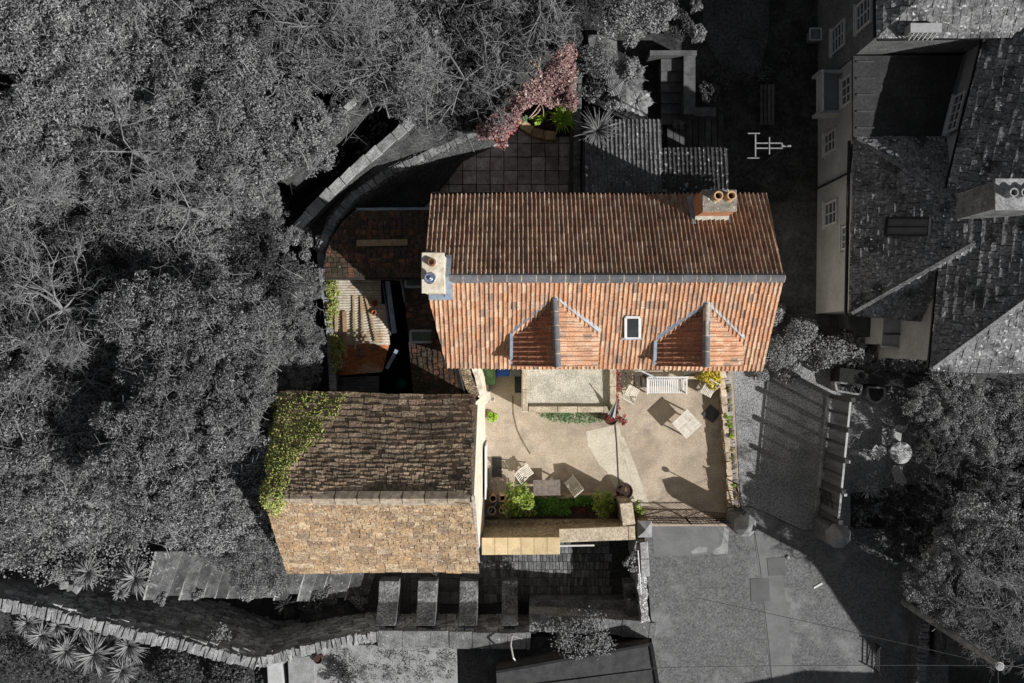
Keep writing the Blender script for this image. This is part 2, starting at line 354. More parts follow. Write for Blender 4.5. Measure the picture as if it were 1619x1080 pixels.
def pantiles(name, poly, m, parent, pitch=.145, gauge=.33, amp=.042, grow=.03, th=.03, sag=1.0):
    """double roman tiles: a round roll and a flat pan, courses overlapping"""
    p, u, v, nrm = frame(poly); o = p[0]
    us = [(q-o).dot(u) for q in p]; vs_ = [(q-o).dot(v) for q in p]
    u0, u1, v1 = min(us)-.2, max(us)+.2, max(vs_)+.05
    prof = [(0, 0), (.07, .45), (.17, .85), (.27, 1), (.37, .85), (.47, .45), (.54, 0), (.77, -.06), (1, 0)]
    V = []; Fc = []; x = u0; ci = 0
    while x < u1:
        y = -.06; off = random.uniform(-.006, .006)
        while y < v1:
            k = len(V); l0 = y+random.uniform(-.012, .012); l1 = y+gauge+.02; dx = random.uniform(-.006, .006)+off; tt = th*random.uniform(.7, 1.4); hh = random.uniform(.9, 1.15)
            for (l, e) in ((l0, tt), (l1, 0.0)):
                for a, b in prof:
                    q = o+u*(x+a*pitch+dx)+v*l; V.append(q+nrm*(b*amp*hh+e+.012+wob(q.x, q.y)*sag))
            for a, b in prof:
                q = o+u*(x+a*pitch+dx)+v*l0; V.append(q+nrm*(-.03))
            n = len(prof)
            for i in range(n-1):
                Fc.append((k+i, k+i+1, k+n+i+1, k+n+i)); Fc.append((k+2*n+i, k+2*n+i+1, k+i+1, k+i))
            y += gauge
        x += pitch; ci += 1
    return roofmesh(name, V, Fc, m, p, nrm, parent, grow)
def deck(mb, poly, th=.12, drop=.01):
    p, u, v, nrm = frame(poly); n = len(p)
    mb.add([q-nrm*drop for q in p]+[q-nrm*(th+drop) for q in p], [tuple(range(n)), tuple(range(n, 2*n))[::-1]]+[(i, (i+1) % n, n+(i+1) % n, n+i) for i in range(n)])
def ridge_tiles(parent, a, b, n, r=.13, m=RIDGE, name='ridge_tiles', lift=.0):
    a, b = Vector(a), Vector(b); d = (b-a)/n; t = d.normalized(); s = t.cross(Vector((0, 0, 1))).normalized(); up = s.cross(t)
    V = MB(); Jn = MB()
    def seg(mb, p, q, rr, h):
        k = []
        for e in (p, q):
            for ang in (-1.0, -.78, 0, .78, 1.0):
                if ang == 0: k.append(e+up*(h))
                elif abs(ang) < .9: k.append(e+s*(rr*.38*(1 if ang > 0 else -1))+up*(h*.86))
                else: k.append(e+s*(rr*(1 if ang > 0 else -1))+up*(-rr*.62))
        mb.add(k, [(i, i+1, 6+i, 5+i) for i in range(4)]+[(0, 5, 9, 4), (0, 1, 2, 3, 4), (5, 9, 8, 7, 6)])
    for i in range(n):
        j = Vector((0, 0, wob((a+d*i).x, (a+d*i).y)*1.0+lift))
        seg(V, a+d*i+t*.02+j, a+d*(i+1)-t*.02+j, r*random.uniform(.97, 1.04), .075)
    J0, J1 = [Vector((0, 0, wob(q.x, q.y)+lift)) for q in (a, b)]
    K = []
    for i in range(n+1):
        q = a+d*i+Vector((0, 0, wob((a+d*max(0, i-.5)).x, a.y)+lift)); K.append([q-s*r*.92-up*r*.62, q-s*r*.36+up*.055, q+up*.066, q+s*r*.36+up*.055, q+s*r*.92-up*r*.62])
    for i in range(n):
        k = len(Jn.v); Jn.v += [tuple(p) for p in K[i]+K[i+1]]; Jn.f += [(k+c, k+c+1, k+c+6, k+c+5) for c in range(4)]
    o = V.build(name, m, parent); Jn.build('ridge_mortar', MORTAR, o)
    return o

# ---------------------------------------------------------------- masonry
def wall_strip(name, pts, wd, z0, z1, m, parent=None, origin=None, batter=0.0, n_sub=6, rough=.02):
    """pts: centre line (x, y); z1 may be a list"""
    P_ = []
    for i in range(len(pts)-1):
        for k in range(n_sub):
            t = k/n_sub; zz = z1[i]*(1-t)+z1[i+1]*t if isinstance(z1, (list, tuple)) else z1
            P_.append((pts[i][0]*(1-t)+pts[i+1][0]*t, pts[i][1]*(1-t)+pts[i+1][1]*t, zz))
    P_.append((*pts[-1][:2], z1[-1] if isinstance(z1, (list, tuple)) else z1))
    mb = MB(); nn = len(P_); V = []
    for i, (x, y, zt) in enumerate(P_):
        a = P_[max(0, i-1)]; b = P_[min(nn-1, i+1)]; d = Vector((b[0]-a[0], b[1]-a[1], 0)).normalized(); s = Vector((-d.y, d.x, 0))
        for k, (o_, z) in enumerate(((wd/2+batter, z0), (wd/2+batter*.5, (z0+zt)/2), (wd/2, zt), (-wd/2, zt), (-wd/2-batter*.5, (z0+zt)/2), (-wd/2-batter, z0))):
            r_ = random.uniform(-rough, rough)
            V.append((x+s.x*(o_+r_), y+s.y*(o_+r_), z+(random.uniform(-rough, rough) if z != z0 else 0)))
    fs = []
    for i in range(nn-1):
        for k in range(6): fs.append((i*6+k, i*6+(k+1) % 6, (i+1)*6+(k+1) % 6, (i+1)*6+k))
    fs += [tuple(range(6)), tuple(range((nn-1)*6, nn*6))[::-1]]
    mb.add(V, fs); return mb.build(name, m, parent, origin)
def coping(parent, pts, wd, z, m, ln=.5, th=.08, jit=.02, name='coping', upright=False):
    mb = MB()
    for i in range(len(pts)-1):
        a, b = Vector(pts[i][:2]), Vector(pts[i+1][:2]); za = z[i] if isinstance(z, (list, tuple)) else z; zb = z[i+1] if isinstance(z, (list, tuple)) else z
        L_ = (b-a).length; x = 0; an = math.atan2((b-a).y, (b-a).x)
        while x < L_-.02:
            l = min(ln*random.uniform(.75, 1.3), L_-x); t = (x+l/2)/L_; c = a+(b-a)*t
            if upright: mb.box((c.x, c.y, za*(1-t)+zb*t+th*.5), (l*.82, wd*random.uniform(.85, 1.15), th*random.uniform(.7, 1.4)), an+random.uniform(-.15, .15), jit=jit)
            else: mb.box((c.x, c.y, za*(1-t)+zb*t+th/2+random.uniform(-.005, .005)), (l-.015, wd*random.uniform(.95, 1.05), th), an, jit=jit)
            x += l
    return bev(mb.build(name, m, parent), .012)
def window(parent, p, nx, ny, wd, ht, cols=2, rows=3, mfr=GREYW):
    """p: centre on the wall, (nx, ny): outward normal"""
    t = Vector((-ny, nx, 0)); n = Vector((nx, ny, 0)); c = Vector(p); fr = MB(); up = Vector((0, 0, 1))
    for s in (-1, 1): fr.bar(c+t*s*wd/2-up*ht/2+n*.03, c+t*s*wd/2+up*ht/2+n*.03, .07, .06, up=n)
    for s in (-1, 1): fr.bar(c+up*s*(ht/2+.002)-t*(wd/2+.04)+n*.032, c+up*s*(ht/2+.002)+t*(wd/2+.04)+n*.032, .07, .064, up=n)
    for i in range(1, cols): fr.bar(c+t*(i/cols-.5)*wd-up*(ht/2-.04)+n*.03, c+t*(i/cols-.5)*wd+up*(ht/2-.04)+n*.03, .035, .04, up=n)
    for i in range(1, rows): fr.bar(c+up*(i/rows-.5)*ht-t*(wd/2-.04)+n*.031, c+up*(i/rows-.5)*ht+t*(wd/2-.04)+n*.031, .035, .036, up=n)
    w_ = fr.build('window', mfr, parent)
    pa = MB().add([c+t*a*wd/2+up*b*ht/2+n*.014 for a, b in ((-1, -1), (1, -1), (1, 1), (-1, 1))], [(0, 1, 2, 3)]); pa.build('pane', DARKG, w_)
    sm = MB().bar(c-up*(ht/2+.07)-t*(wd/2+.1)+n*.06, c-up*(ht/2+.07)+t*(wd/2+.1)+n*.06, .12, .06, up=up); sm.build('sill', mfr, w_)
    return w_

# ---------------------------------------------------------------- foliage
def leaves(name, pos, nrm, size, m, aspect=.55, jitter=.5, rs=None):
    rs = rs or NP; n = len(pos); d = nrm+rs.normal(0, jitter, (n, 3)); d /= np.linalg.norm(d, axis=1)[:, None]+1e-9
    r = rs.normal(0, 1, (n, 3)); t = np.cross(d, r); t /= np.linalg.norm(t, axis=1)[:, None]+1e-9; b = np.cross(d, t)
    s = size*rs.uniform(.6, 1.35, (n, 1)); t = t*s*.5; b = b*s*.5*aspect
    bend = d*s*.12
    V = np.empty((n, 4, 3)); V[:, 0] = pos-t-bend; V[:, 1] = pos+b; V[:, 2] = pos+t-bend; V[:, 3] = pos-b
    me = bpy.data.meshes.new(name); me.vertices.add(n*4); me.vertices.foreach_set('co', V.reshape(-1))
    me.loops.add(n*4); me.loops.foreach_set('vertex_index', np.arange(n*4, dtype=np.int32))
    me.polygons.add(n); me.polygons.foreach_set('loop_start', np.arange(0, n*4, 4, dtype=np.int32))
    try: me.polygons.foreach_set('loop_total', np.full(n, 4, dtype=np.int32))
    except Exception: pass
    me.update(calc_edges=True); me.materials.append(m); return me
def sphere_dirs(n, rs, zmin=-1):
    z = rs.uniform(zmin, 1, n); a = rs.uniform(0, 2*math.pi, n); q = np.sqrt(1-z*z); return np.stack([q*np.cos(a), q*np.sin(a), z], 1)
def crown_pts(rs, R_=2.4, sq=.75, nc=55, nl=230, rc=.5, lumpy=.3, zmin=-.25):
    d = sphere_dirs(nc, rs, zmin); lump = 1+lumpy*np.sin(d[:, 0]*3+rs.uniform(0, 6))*np.cos(d[:, 1]*4+rs.uniform(0, 6))
    c = d*(R_*lump*rs.uniform(.55, 1.0, nc))[:, None]; c[:, 2] *= sq
    pos = []; nr = []
    for i in range(nc):
        k = int(nl*rs.uniform(.5, 1.4)); e = sphere_dirs(k, rs, -.6); rr = rc*rs.uniform(.6, 1.4)
        pos.append(c[i]+e*(rr*rs.uniform(.35, 1, k)**.6)[:, None]*np.array([1, 1, .75])); nr.append(e*.7+np.array([0, 0, .5]))
    return np.concatenate(pos), np.concatenate(nr)
def branch_mesh(mb, rs, base, h, spread=1.0, depth=4, n0=5, r0=.09, up=.5, trunk=True):
    def rec(p, d, L_, r, k):
        path = [p]; q = p
        for i in range(3):
            d = (d+Vector(rs.normal(0, .22, 3))).normalized(); q = q+d*L_/3; path.append(q)
        mb.tube(path, max(r, .006), 4 if k < 3 else 3, max(r*.6, .005))
        if k >= depth: return
        for i in range(2 + (rs.rand() < .5)+(k == 0)):
            nd = (d+Vector(rs.normal(0, .65*spread, 3))+Vector((0, 0, .08*up))).normalized()
            t = rs.uniform(.4, 1); st = path[1+int(t*2)]
            rec(st, nd, L_*rs.uniform(.55, .85), r*.58, k+1)
    for i in range(n0):
        a = 2*math.pi*i/n0+rs.uniform(-.4, .4); d = Vector((math.cos(a)*spread, math.sin(a)*spread, up)).normalized()
        rec(Vector((base[0], base[1], base[2]+h)), d, 1.3, r0, 0)
CROWNS = []
def make_proto_tree(kind, rs, m, R_, size, nc, nl, rc, sq=.75, trunk_h=3.4, hid=False, lumpy=.3, aspect=.45):
    pos, nr = crown_pts(rs, R_, sq, nc, nl, rc, lumpy); pos[:, 2] += trunk_h+R_*.35
    cm = leaves('crown', pos, nr, size, m, rs=rs, aspect=aspect, jitter=.75)
    mb = MB(); mb.tube([(0, 0, -.6), (.05, .03, trunk_h*.4), (-.04, .06, trunk_h*.8), (0, 0, trunk_h+R_*.3)], .2, 8, .09)
    for i in range(6):
        a = i*1.05+rs.uniform(-.3, .3); e = (math.cos(a)*R_*.7, math.sin(a)*R_*.7, trunk_h+R_*.35+rs.uniform(-.2, .5))
        mb.tube([(0, 0, trunk_h*rs.uniform(.6, .9)), (e[0]*.4, e[1]*.4, trunk_h+.1), e], .07, 5, .02)
    for i in range(26):      # twigs that reach the outside of the crown
        a = rs.uniform(0, 6.28); q = rs.uniform(.35, 1.02)*R_; zz = trunk_h+R_*.35+R_*sq*math.sqrt(max(0, 1-(q/R_/1.05)**2))
        e = Vector((math.cos(a)*q, math.sin(a)*q, zz+.28)); b_ = e+Vector((rs.normal(0, .45), rs.normal(0, .45), -.55)); c_ = (e+b_)/2+Vector(rs.normal(0, .08, 3))
        mb.tube([b_, c_, e], .022, 3, .006)
        for k in range(3): mb.tube([c_.lerp(e, k/3), c_.lerp(e, k/3)+Vector((rs.normal(0, .25), rs.normal(0, .25), .12))], .010, 3, .004)
    tm = bpy.data.meshes.new('trunk'); tm.from_pydata(mb.v, [], mb.f); tm.materials.append(BARK)
    return (kind, cm, tm)
def place_tree(proto, x, y, z, label, group, s=1.0, rz=0.0, cat='tree', name=None, sz=None, flat=None):
    t = thing(name or proto[0], label, cat, (x, y, z), group); t.rotation_euler = (0, 0, rz); t.scale = (s, s, sz or s)
    for nm, me in (('trunk', proto[2]), ('crown', proto[1])):
        o = bpy.data.objects.new(nm, me); COL.objects.link(o); o.parent = t
    return t
def shrub(name, x, y, z, rad, m, label, cat='shrub', group=None, size=.08, nc=14, nl=90, sq=.8, stemm=BARKB, rs=None, h=None, flatten=None):
    rs = rs or NP; t = thing(name, label, cat, (x, y, z), group)
    pos, nr = crown_pts(rs, rad*.8, sq, nc, nl, rad*.38, .2, -.1); pos[:, 2] += (h if h is not None else rad*.75)
    o = bpy.data.objects.new('foliage', leaves('foliage', pos, nr, size, m, rs=rs)); COL.objects.link(o); o.parent = t
    mb = MB()
    for i in range(5):
        a = i*1.3; mb.tube([(0, 0, -.05), (math.cos(a)*rad*.2, math.sin(a)*rad*.2, rad*.4), (math.cos(a)*rad*.5, math.sin(a)*rad*.5, (h if h is not None else rad*.75))], .018, 4, .008)
    mb.build('stem', stemm, t, local=True); return t
def rosette_mb(mb, c, n, L_, wd, rs, rise=.55, droop=.5, seg=4):
    for i in range(n):
        a = rs.uniform(0, 2*math.pi); el = rs.uniform(.1, 1.25); l = L_*rs.uniform(.7, 1.1); k = len(mb.v)
        d = Vector((math.cos(a), math.sin(a), 0)); s = Vector((-d.y, d.x, 0))
        for j in range(seg+1):
            t = j/seg; r = l*t*math.cos(el); h = l*(t*math.sin(el)*rise*1.6-droop*t*t*.55*math.cos(el))
            ww = wd*(1-t**1.6)*.5+.003; p = Vector(c)+d*r+Vector((0, 0, h))
            mb.v += [tuple(p+s*ww+Vector((0, 0, ww*.5))), tuple(p), tuple(p-s*ww+Vector((0, 0, ww*.5)))]
        for j in range(seg):
            b = k+j*3; mb.f += [(b, b+1, b+4, b+3), (b+1, b+2, b+5, b+4)]
def rosette(name, x, y, z, L_, wd, n, m, label, group=None, cat='plant', stem=0.0, rise=.55):
    mb = MB(); rosette_mb(mb, (x, y, z+stem), n, L_, wd, NP, rise=rise)
    if stem > .05:
        t = thing(name, label, cat, (x, y, z), group); mb.build('leaves', m, t, recalc=False)
        MB().tube([(x, y, z-.1), (x, y, z+stem)], .07, 7, .05).build('stem', BARK, t); return t
    o = mb.build(name, m, None, (x, y, z), recalc=False); return tag(o, label, cat, group)
def scatter_leaves(name, poly, zf, n, thick, size, m, label, cat, clump=.22, parent=None, kind=None, group=None, origin=None):
    """ivy / ground cover over a world polygon; zf(x, y) gives the surface height"""
    xs = [p[0] for p in poly]; ys = [p[1] for p in poly]
    def inside(x, y):
        c = False; j = len(poly)-1
        for i in range(len(poly)):
            if (poly[i][1] > y) != (poly[j][1] > y) and x < (poly[j][0]-poly[i][0])*(y-poly[i][1])/(poly[j][1]-poly[i][1])+poly[i][0]: c = not c
            j = i
        return c
    pos = []; nr = []; per = 26; tries = 0
    while len(pos)*per < n and tries < n*20:
        tries += 1
        x = NP.uniform(min(xs), max(xs)); y = NP.uniform(min(ys), max(ys))
        if not inside(x, y): continue
        h = thick*NP.uniform(.3, 1); e = sphere_dirs(per, NP, -.3)
        pos.append(np.array([x, y, zf(x, y)+h])+e*clump*NP.uniform(.4, 1.1)*np.array([1, 1, .6])); nr.append(e*.6+np.array([0, 0, .6]))
    pos = np.concatenate(pos); nr = np.concatenate(nr)
    og = np.array(origin if origin else (sum(xs)/len(xs), sum(ys)/len(ys), zf(sum(xs)/len(xs), sum(ys)/len(ys))))
    if parent is not None: og = np.array(parent.location)
    o = bpy.data.objects.new(name, leaves(name, pos-og, nr, size, m)); COL.objects.link(o)
    if parent is not None: o.parent = parent
    else: o.location = og
    return tag(o, label, cat, group, kind)

# ================================================================ GROUND
def hz(x, y):
    """terrain height under everything"""
    z = -.35
    if x < -9: z = -.35+min(2.2, (-9-x)*.22)
    if y > 7.2 and x < 2.4: z = max(z, -.35+min(2.6, (y-7.2)*.7))
    if x > 2.4 and y > 5: z = -.35
    if -8.4 < x < 5.0 and -11.1 < y < -7.5: z = -2.35
    if x <= -8.4 and y < -7.0: z = -.35+min(1.0, (-8.4-x)*.12)
    if x <= -4.5:      # ditch at the foot of the long curved wall
        wy = float(np.interp(x, [-24, -20, -18.2, -16.4, -14.8, -13.1, -11.3, -10.3, -9.3, -8.4, -7, -4.9], [-8.8, -8.9, -9.27, -9.6, -10, -10.45, -11.0, -11.5, -11.85, -11.6, -11.2, -10.9]))
        ed = float(np.interp(x, [-24, -19, -13.5, -8.4, -4.5], [-8.2, -8.4, -9.0, -9.35, -9.3]))
        if y < wy-.15: z = -.3
        elif y < ed: z = -3.1 if x < -8.4 else -2.35
    elif y < -11.3: z = -.35
    return z
mb = MB(); nx, ny = 340, 260; X0, X1, Y0, Y1 = -34, 34, -26, 26
for j in range(ny+1):
    for i in range(nx+1):
        x = X0+(X1-X0)*i/nx; y = Y0+(Y1-Y0)*j/ny; mb.v.append((x, y, hz(x, y)+random.uniform(-.02, .02)))
for j in range(ny):
    for i in range(nx):
        a = j*(nx+1)+i; mb.f.append((a, a+1, a+nx+2, a+nx+1))
tag(mb.build('ground', SOIL, recalc=False), kind='structure')
mb = MB(); q = 260
for (a, b, c, d) in ((-q, X0, -q, q), (X1, q, -q, q), (X0, X1, -q, Y0), (X0, X1, Y1, q)): mb.add([(a, c, -.36), (b, c, -.36), (b, d, -.36), (a, d, -.36)], [(0, 1, 2, 3)])
tag(mb.build('surrounding_land', SOIL, recalc=False), kind='structure')

sheet('courtyard', [(740, 560), (1158, 560), (1172, 832), (740, 832)], 0.0, YARD, thick=.5)
# smoother concrete strips laid in the yard
for k, pl in enumerate(([(927, 682), (972, 672), (978, 672), (1022, 832), (1002, 832), (960, 745), (948, 735), (930, 705)], [(979, 690), (986, 690), (1001, 725), (1028, 800), (1014, 800), (992, 740)])):
    sheet('concrete_strip', pl, .006 if k == 0 else .014, YARD2, thick=.004)
def ground_line(name, pts, wd, m, z=.008):
    mb = MB()
    for i in range(len(pts)-1): mb.bar((*P2(*pts[i]), z), (*P2(*pts[i+1]), z), wd, .004)
    return tag(mb.build(name, m), kind='structure')
CRK = mat('yard_joint', (.22, .17, .10), scale=5)
ground_line('yard_joint', [(811, 625), (812, 655), (818, 680), (828, 700), (839, 718)], .05, CRK)
sheet('drive', [(1158, 560), (1345, 560), (1345, 835), (1270, 838), (1215, 812), (1185, 800), (1172, 800)], -.01, GRAV, thick=.4)
sheet('road', [(1018, 829), (1172, 829), (1172, 801), (1185, 801), (1215, 813), (1270, 839), (1345, 836), (1500, 836), (1500, 1260), (1040, 1260), (1030, 980)], -.02, ASPH, thick=.4)
sheet('road_patch', [(1193, 845), (1232, 845), (1258, 1090), (1222, 1090)], -.012, ASPH2, thick=.004)
sheet('road_patch', [(1213, 883), (1241, 881), (1244, 909), (1216, 911)], .002, ASPH3, thick=.004)
CK = mat('road_crack_fill', g(.08), bump=0)
ground_line('road_crack', [(1194, 842), (1203, 900), (1209, 960), (1216, 1020), (1222, 1085)], .02, CK, -.008)
sheet('road_patch', [(1030, 832), (1148, 832), (1150, 868), (1110, 878), (1035, 880)], -.012, ASPH2, thick=.004)
sheet('road_patch', [(1187, 915), (1216, 915), (1218, 950), (1188, 952)], -.003, ASPH3, thick=.004)
sheet('pale_patch', [(1146, 832), (1153, 838), (1151, 875), (1130, 877), (1126, 872), (1141, 862)], -.007, PALEC, thick=.004)
sheet('pale_patch', [(1092, 872), (1105, 864), (1119, 866), (1117, 873), (1096, 876)], -.007, PALEC, thick=.004)
for x, y, a in ((1246, 881, 0), (1294, 926, .5), (1337, 1002, 0)):
    if a: tag(MB().box((*P2(x, y), 0.0), (.36, .07, .02), R(30)).build('litter', WHITE, None, (*P2(x, y), 0)), 'thin white stick lying on the road near the shadow edge', 'stick')
    elif y < 900: tag(bev(MB().box((*P2(x, y), .02), (.13, .15, .07), .5, jit=.03).build('loose_stone', PALEC, None, (*P2(x, y), 0)), .02), 'pale loose stone on the road beside the dark asphalt patch', 'stone')
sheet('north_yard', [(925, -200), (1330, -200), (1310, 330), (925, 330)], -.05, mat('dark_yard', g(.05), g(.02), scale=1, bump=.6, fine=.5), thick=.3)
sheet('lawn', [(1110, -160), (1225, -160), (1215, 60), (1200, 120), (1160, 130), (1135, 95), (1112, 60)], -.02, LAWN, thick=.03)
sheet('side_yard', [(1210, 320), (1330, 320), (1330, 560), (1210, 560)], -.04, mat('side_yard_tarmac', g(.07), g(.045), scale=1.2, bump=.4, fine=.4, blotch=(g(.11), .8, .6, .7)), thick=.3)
sheet('east_patio', [(1345, 600), (1460, 600), (1480, 760), (1345, 780)], -.03, GRAV, thick=.2)
sheet('south_patio', [(500, 1020), (722, 1020), (728, 1200), (500, 1200)], -.05, PALEC, thick=.2)

# terrace of square slabs behind the house, in one paved sheet
def paving(name, x0, x1, y0, y1, w, h, z, m, gap=.012, kind='structure', jit=.0, rot=0, stagger=False, bond='x'):
    mb = MB(); y = y0; r = 0
    while y < y1:
        x = x0-(w/2 if stagger and r % 2 else 0)-(random.random()*w if stagger else 0)
        while x < x1:
            ww = w*random.uniform(1-jit, 1+jit)
            mb.box((x+ww/2, y+h/2, z-.05+random.uniform(-.006, .006)), (ww-gap, h-gap, .1), 0, jit=gap*.3); x += ww
        y += h; r += 1
    return mb.build(name, m)
TZ = .3
tag(paving('terrace', *(P2(645, 330, TZ)[0], P2(905, 330, TZ)[0]), P2(0, 335, TZ)[1], P2(0, 190, TZ)[1], .512, .512, TZ, SLAB, gap=.03), kind='structure')
tag(MB().prism([P2(640, 335, 0), P2(908, 335, 0), P2(908, 150, 0), P2(740, 150, 0)], -.2, TZ-.03).build('terrace_base', SOILB), kind='structure')

# ================================================================ MAIN HOUSE
HE, HR = 4.2, 6.7
house = thing('house', 'long house with double pitched red clay tile roof and two dormers', 'house', (2.9, 2.0, 0))
NW, NE, SE, SW = (-2.68, 4.82, HE), (8.45, 4.82, HE), (8.34, -.87, HE), (-2.15, -.82, HE)
RW, RE_ = (-2.70, 1.98, HR), (8.36, 1.98, HR)
wallp = [(-2.5, 4.6), (8.2, 4.6), (8.15, -.6), (-2.0, -.6)]
mb = MB().prism(wallp, -.3, HE-.08)
mb.add([(-2.5, 4.6, HE-.1), (-2.0, -.6, HE-.1), (-2.45, 1.98, HR-.25), (8.2, 4.6, HE-.1), (8.15, -.6, HE-.1), (8.2, 1.98, HR-.25)], [(0, 1, 2), (3, 5, 4), (0, 2, 5, 3), (1, 4, 5, 2)])
mb.build('wall', CREAM, house)
roof = MB(); deck(roof, [NE, NW, RW, RE_]); deck(roof, [SW, SE, RE_, RW]); roofo = roof.build('roof', mat('roof_felt', (.06, .05, .045)), house)
pantiles('north_tiles', [NE, NW, RW, RE_], PANN, roofo, amp=.075)
pantiles('south_tiles', [SW, SE, RE_, RW], PAN, roofo)
ridge_tiles(roofo, (-1.95, 1.98, HR+.06), (8.42, 1.98, HR+.06), 23, r=.17)
tag(MB().tube([(-2.68, 4.95, HE-.06), (8.45, 4.95, HE-.06)], .055, 8).build('gutter', BLACK, house))
MB().tube([(-2.1, -.85, HE-.08), (8.3, -.89, HE-.08)], .045, 8).build('gutter', mat('mossy_gutter', (.16, .14, .05), (.3, .26, .1), scale=5), house)
def mainz(y): return HR-(1.98-y)*(HR-HE)/(1.98+.85)
def make_dormer(xa, xr, xl, xrt, yap, zr, ze, yfoot, yf=-.8):
    # apex on main roof (xa, yap, zr); front ridge (xr, yf); eaves at ze, feet where eave meets the main slope
    d = bpy.data.objects.new('dormer', None); COL.objects.link(d); d.location = (xr-house.location.x, yf-house.location.y, ze); d.parent = house
    ap = (xa, yap, zr); fr = (xr, yf, zr); fl = (xl, yfoot, ze); fr_ = (xrt, yfoot, ze); el = (xl, yf, ze); er = (xrt, yf, ze)
    L_, R__ = [fl, el, fr, ap], [er, fr_, ap, fr]
    w_ = MB(); w_.add([(xl+.1, yf+.08, 3.9), (xrt-.1, yf+.08, 3.9), (xrt-.1, yf+.08, ze-.02), (xr, yf+.08, zr-.08), (xl+.1, yf+.08, ze-.02),
                       (xl+.1, yfoot+.2, 3.9), (xrt-.1, yfoot+.2, 3.9), (xrt-.1, yfoot+.2, ze-.02), (xr, yfoot+.2, zr-.08), (xl+.1, yfoot+.2, ze-.02)],
                      [(0, 1, 2, 3, 4), (0, 5, 6, 1), (1, 6, 7, 2), (2, 7, 8, 3), (3, 8, 9, 4), (4, 9, 5, 0), (9, 8, 7, 6, 5)])
    w_.build('cheek_wall', CREAM, d)
    dk = MB(); deck(dk, L_, .07, .012); deck(dk, R__, .07, .012); dk.build('roof_deck', MATS['roof_felt'], d)
    PDK = mat('dormer_tile', (.4, .18, .1), (.22, .12, .09), ramp=[(.34, .15, .09), (.42, .19, .11), (.38, .16, .09), (.46, .22, .13), (.30, .14, .09)], scale=1.5, bump=.35, fine=.3, speck=((.6, .58, .55), 11, .69), dist=.01)
    pantiles('tiles', L_, PDK, d, pitch=.155, grow=.0, sag=0, gauge=.34)
    pantiles('tiles', R__, PAN, d, pitch=.155, grow=.0, sag=0, gauge=.34)
    rt = ridge_tiles(d, (xr, yf-.02, zr+.03), (xa, yap-.02, zr+.09), max(3, int((yap-yf)/.42)), r=.12)
    f1 = MB().bar((xa-.02, yap+.05, zr+.18), (xl-.05, yfoot+.05, ze+.20), .14, .05); f1.bar((xl-.06, yfoot, ze+.10), (xl-.06, yf+.05, ze-.05), .10, .16); f1.build('flashing', LEAD, d)
    MB().bar((xa+.02, yap+.05, zr+.19), (xrt+.08, yfoot+.05, ze+.20), .13, .05).build('flashing', LEADG, d)
    return d
make_dormer(1.33, 1.43, .04, 2.77, 1.39, 6.14, 5.20, .29)
make_dormer(6.14, 6.13, 4.72, 7.52, 1.20, 5.98, 4.98, .05)
# roof window
def roof_window(parent, px0, px1, py0, py1, pts_z, m_fr, mg, name='roof_window', th=.08):
    c = [P(px0, py0, pts_z[0]), P(px1, py0, pts_z[0]), P(px1, py1, pts_z[1]), P(px0, py1, pts_z[1])]
    c = [Vector(q)+Vector((0, 0, th)) for q in c]; mb = MB(); e = .08
    for i in range(4): mb.bar(c[i], c[(i+1) % 4], e, .07 + .003*(i % 2))
    rw = mb.build(name, m_fr, parent)
    MB().add([q+Vector((0, 0, .025)) for q in c], [(0, 1, 2, 3)]).build('glass', mg, rw); return rw
rw = roof_window(roofo, 989, 1011, 502, 534, (5.68, 5.16), WHITE, DARKG, th=.12)
MB().bar(P(983, 536, 5.22), P(1016, 536, 5.22), .07, .02).build('apron', LEADG, rw)

# right chimney: orange brick
ch = thing('chimney', None, None); 
for k in ('label', 'category'): 
    if k in ch.keys(): del ch[k]
ch.location = (6.45-house.location.x, 4.4-house.location.y, 4.6); ch.parent = house
def part_empty(name, parent, loc):
    o = bpy.data.objects.new(name, None); COL.objects.link(o); o.parent = parent; q = parent; og = Vector((0, 0, 0))
    while q is not None: og += Vector(q.location); q = q.parent
    o.location = Vector(loc)-og; return o
bpy.data.objects.remove(ch)
ch = part_empty('chimney', house, (6.48, 4.4, 4.6))
def brick_stack(x0, x1, y0, y1, z0, z1, m, parent, course=.075, bl=.22):
    mb = MB(); z = z0; r = 0
    mb.box(((x0+x1)/2, (y0+y1)/2, (z0+z1)/2), (x1-x0-.02, y1-y0-.02, z1-z0-.01))
    while z < z1-.02:
        for (ax, a0, a1, fx) in (('x', x0, x1, y0), ('x', x0, x1, y1), ('y', y0, y1, x0), ('y', y0, y1, x1)):
            t = a0-(bl/2 if r % 2 else 0)
            while t < a1:
                s0, s1 = max(t, a0), min(t+bl, a1)
                if s1-s0 > .03:
                    if ax == 'x': mb.box(((s0+s1)/2, fx, z+course/2), (s1-s0-.01, .05, course-.01))
                    else: mb.box((fx, (s0+s1)/2, z+course/2), (.05, s1-s0-.01, course-.01))
                t += bl
        z += course; r += 1
    return mb.build('stack', m, parent)
BRK = mat('chimney_brick', (.5, .2, .1), (.3, .15, .1), ramp=[(.52, .20, .09), (.68, .32, .15), (.60, .25, .11), (.70, .40, .24)], scale=5, bump=.3)
brick_stack(5.97, 6.98, 4.08, 4.72, 4.2, 6.32, BRK, ch)
bev(MB().box((6.48, 4.4, 6.36), (1.08, .70, .10), jit=.01).build('cap', mat('lichened_cap', (.34, .30, .24), (.16, .15, .13), scale=5, bump=.9, fine=.4, speck=((.7, .62, .45), 10, .62)), ch), .02)
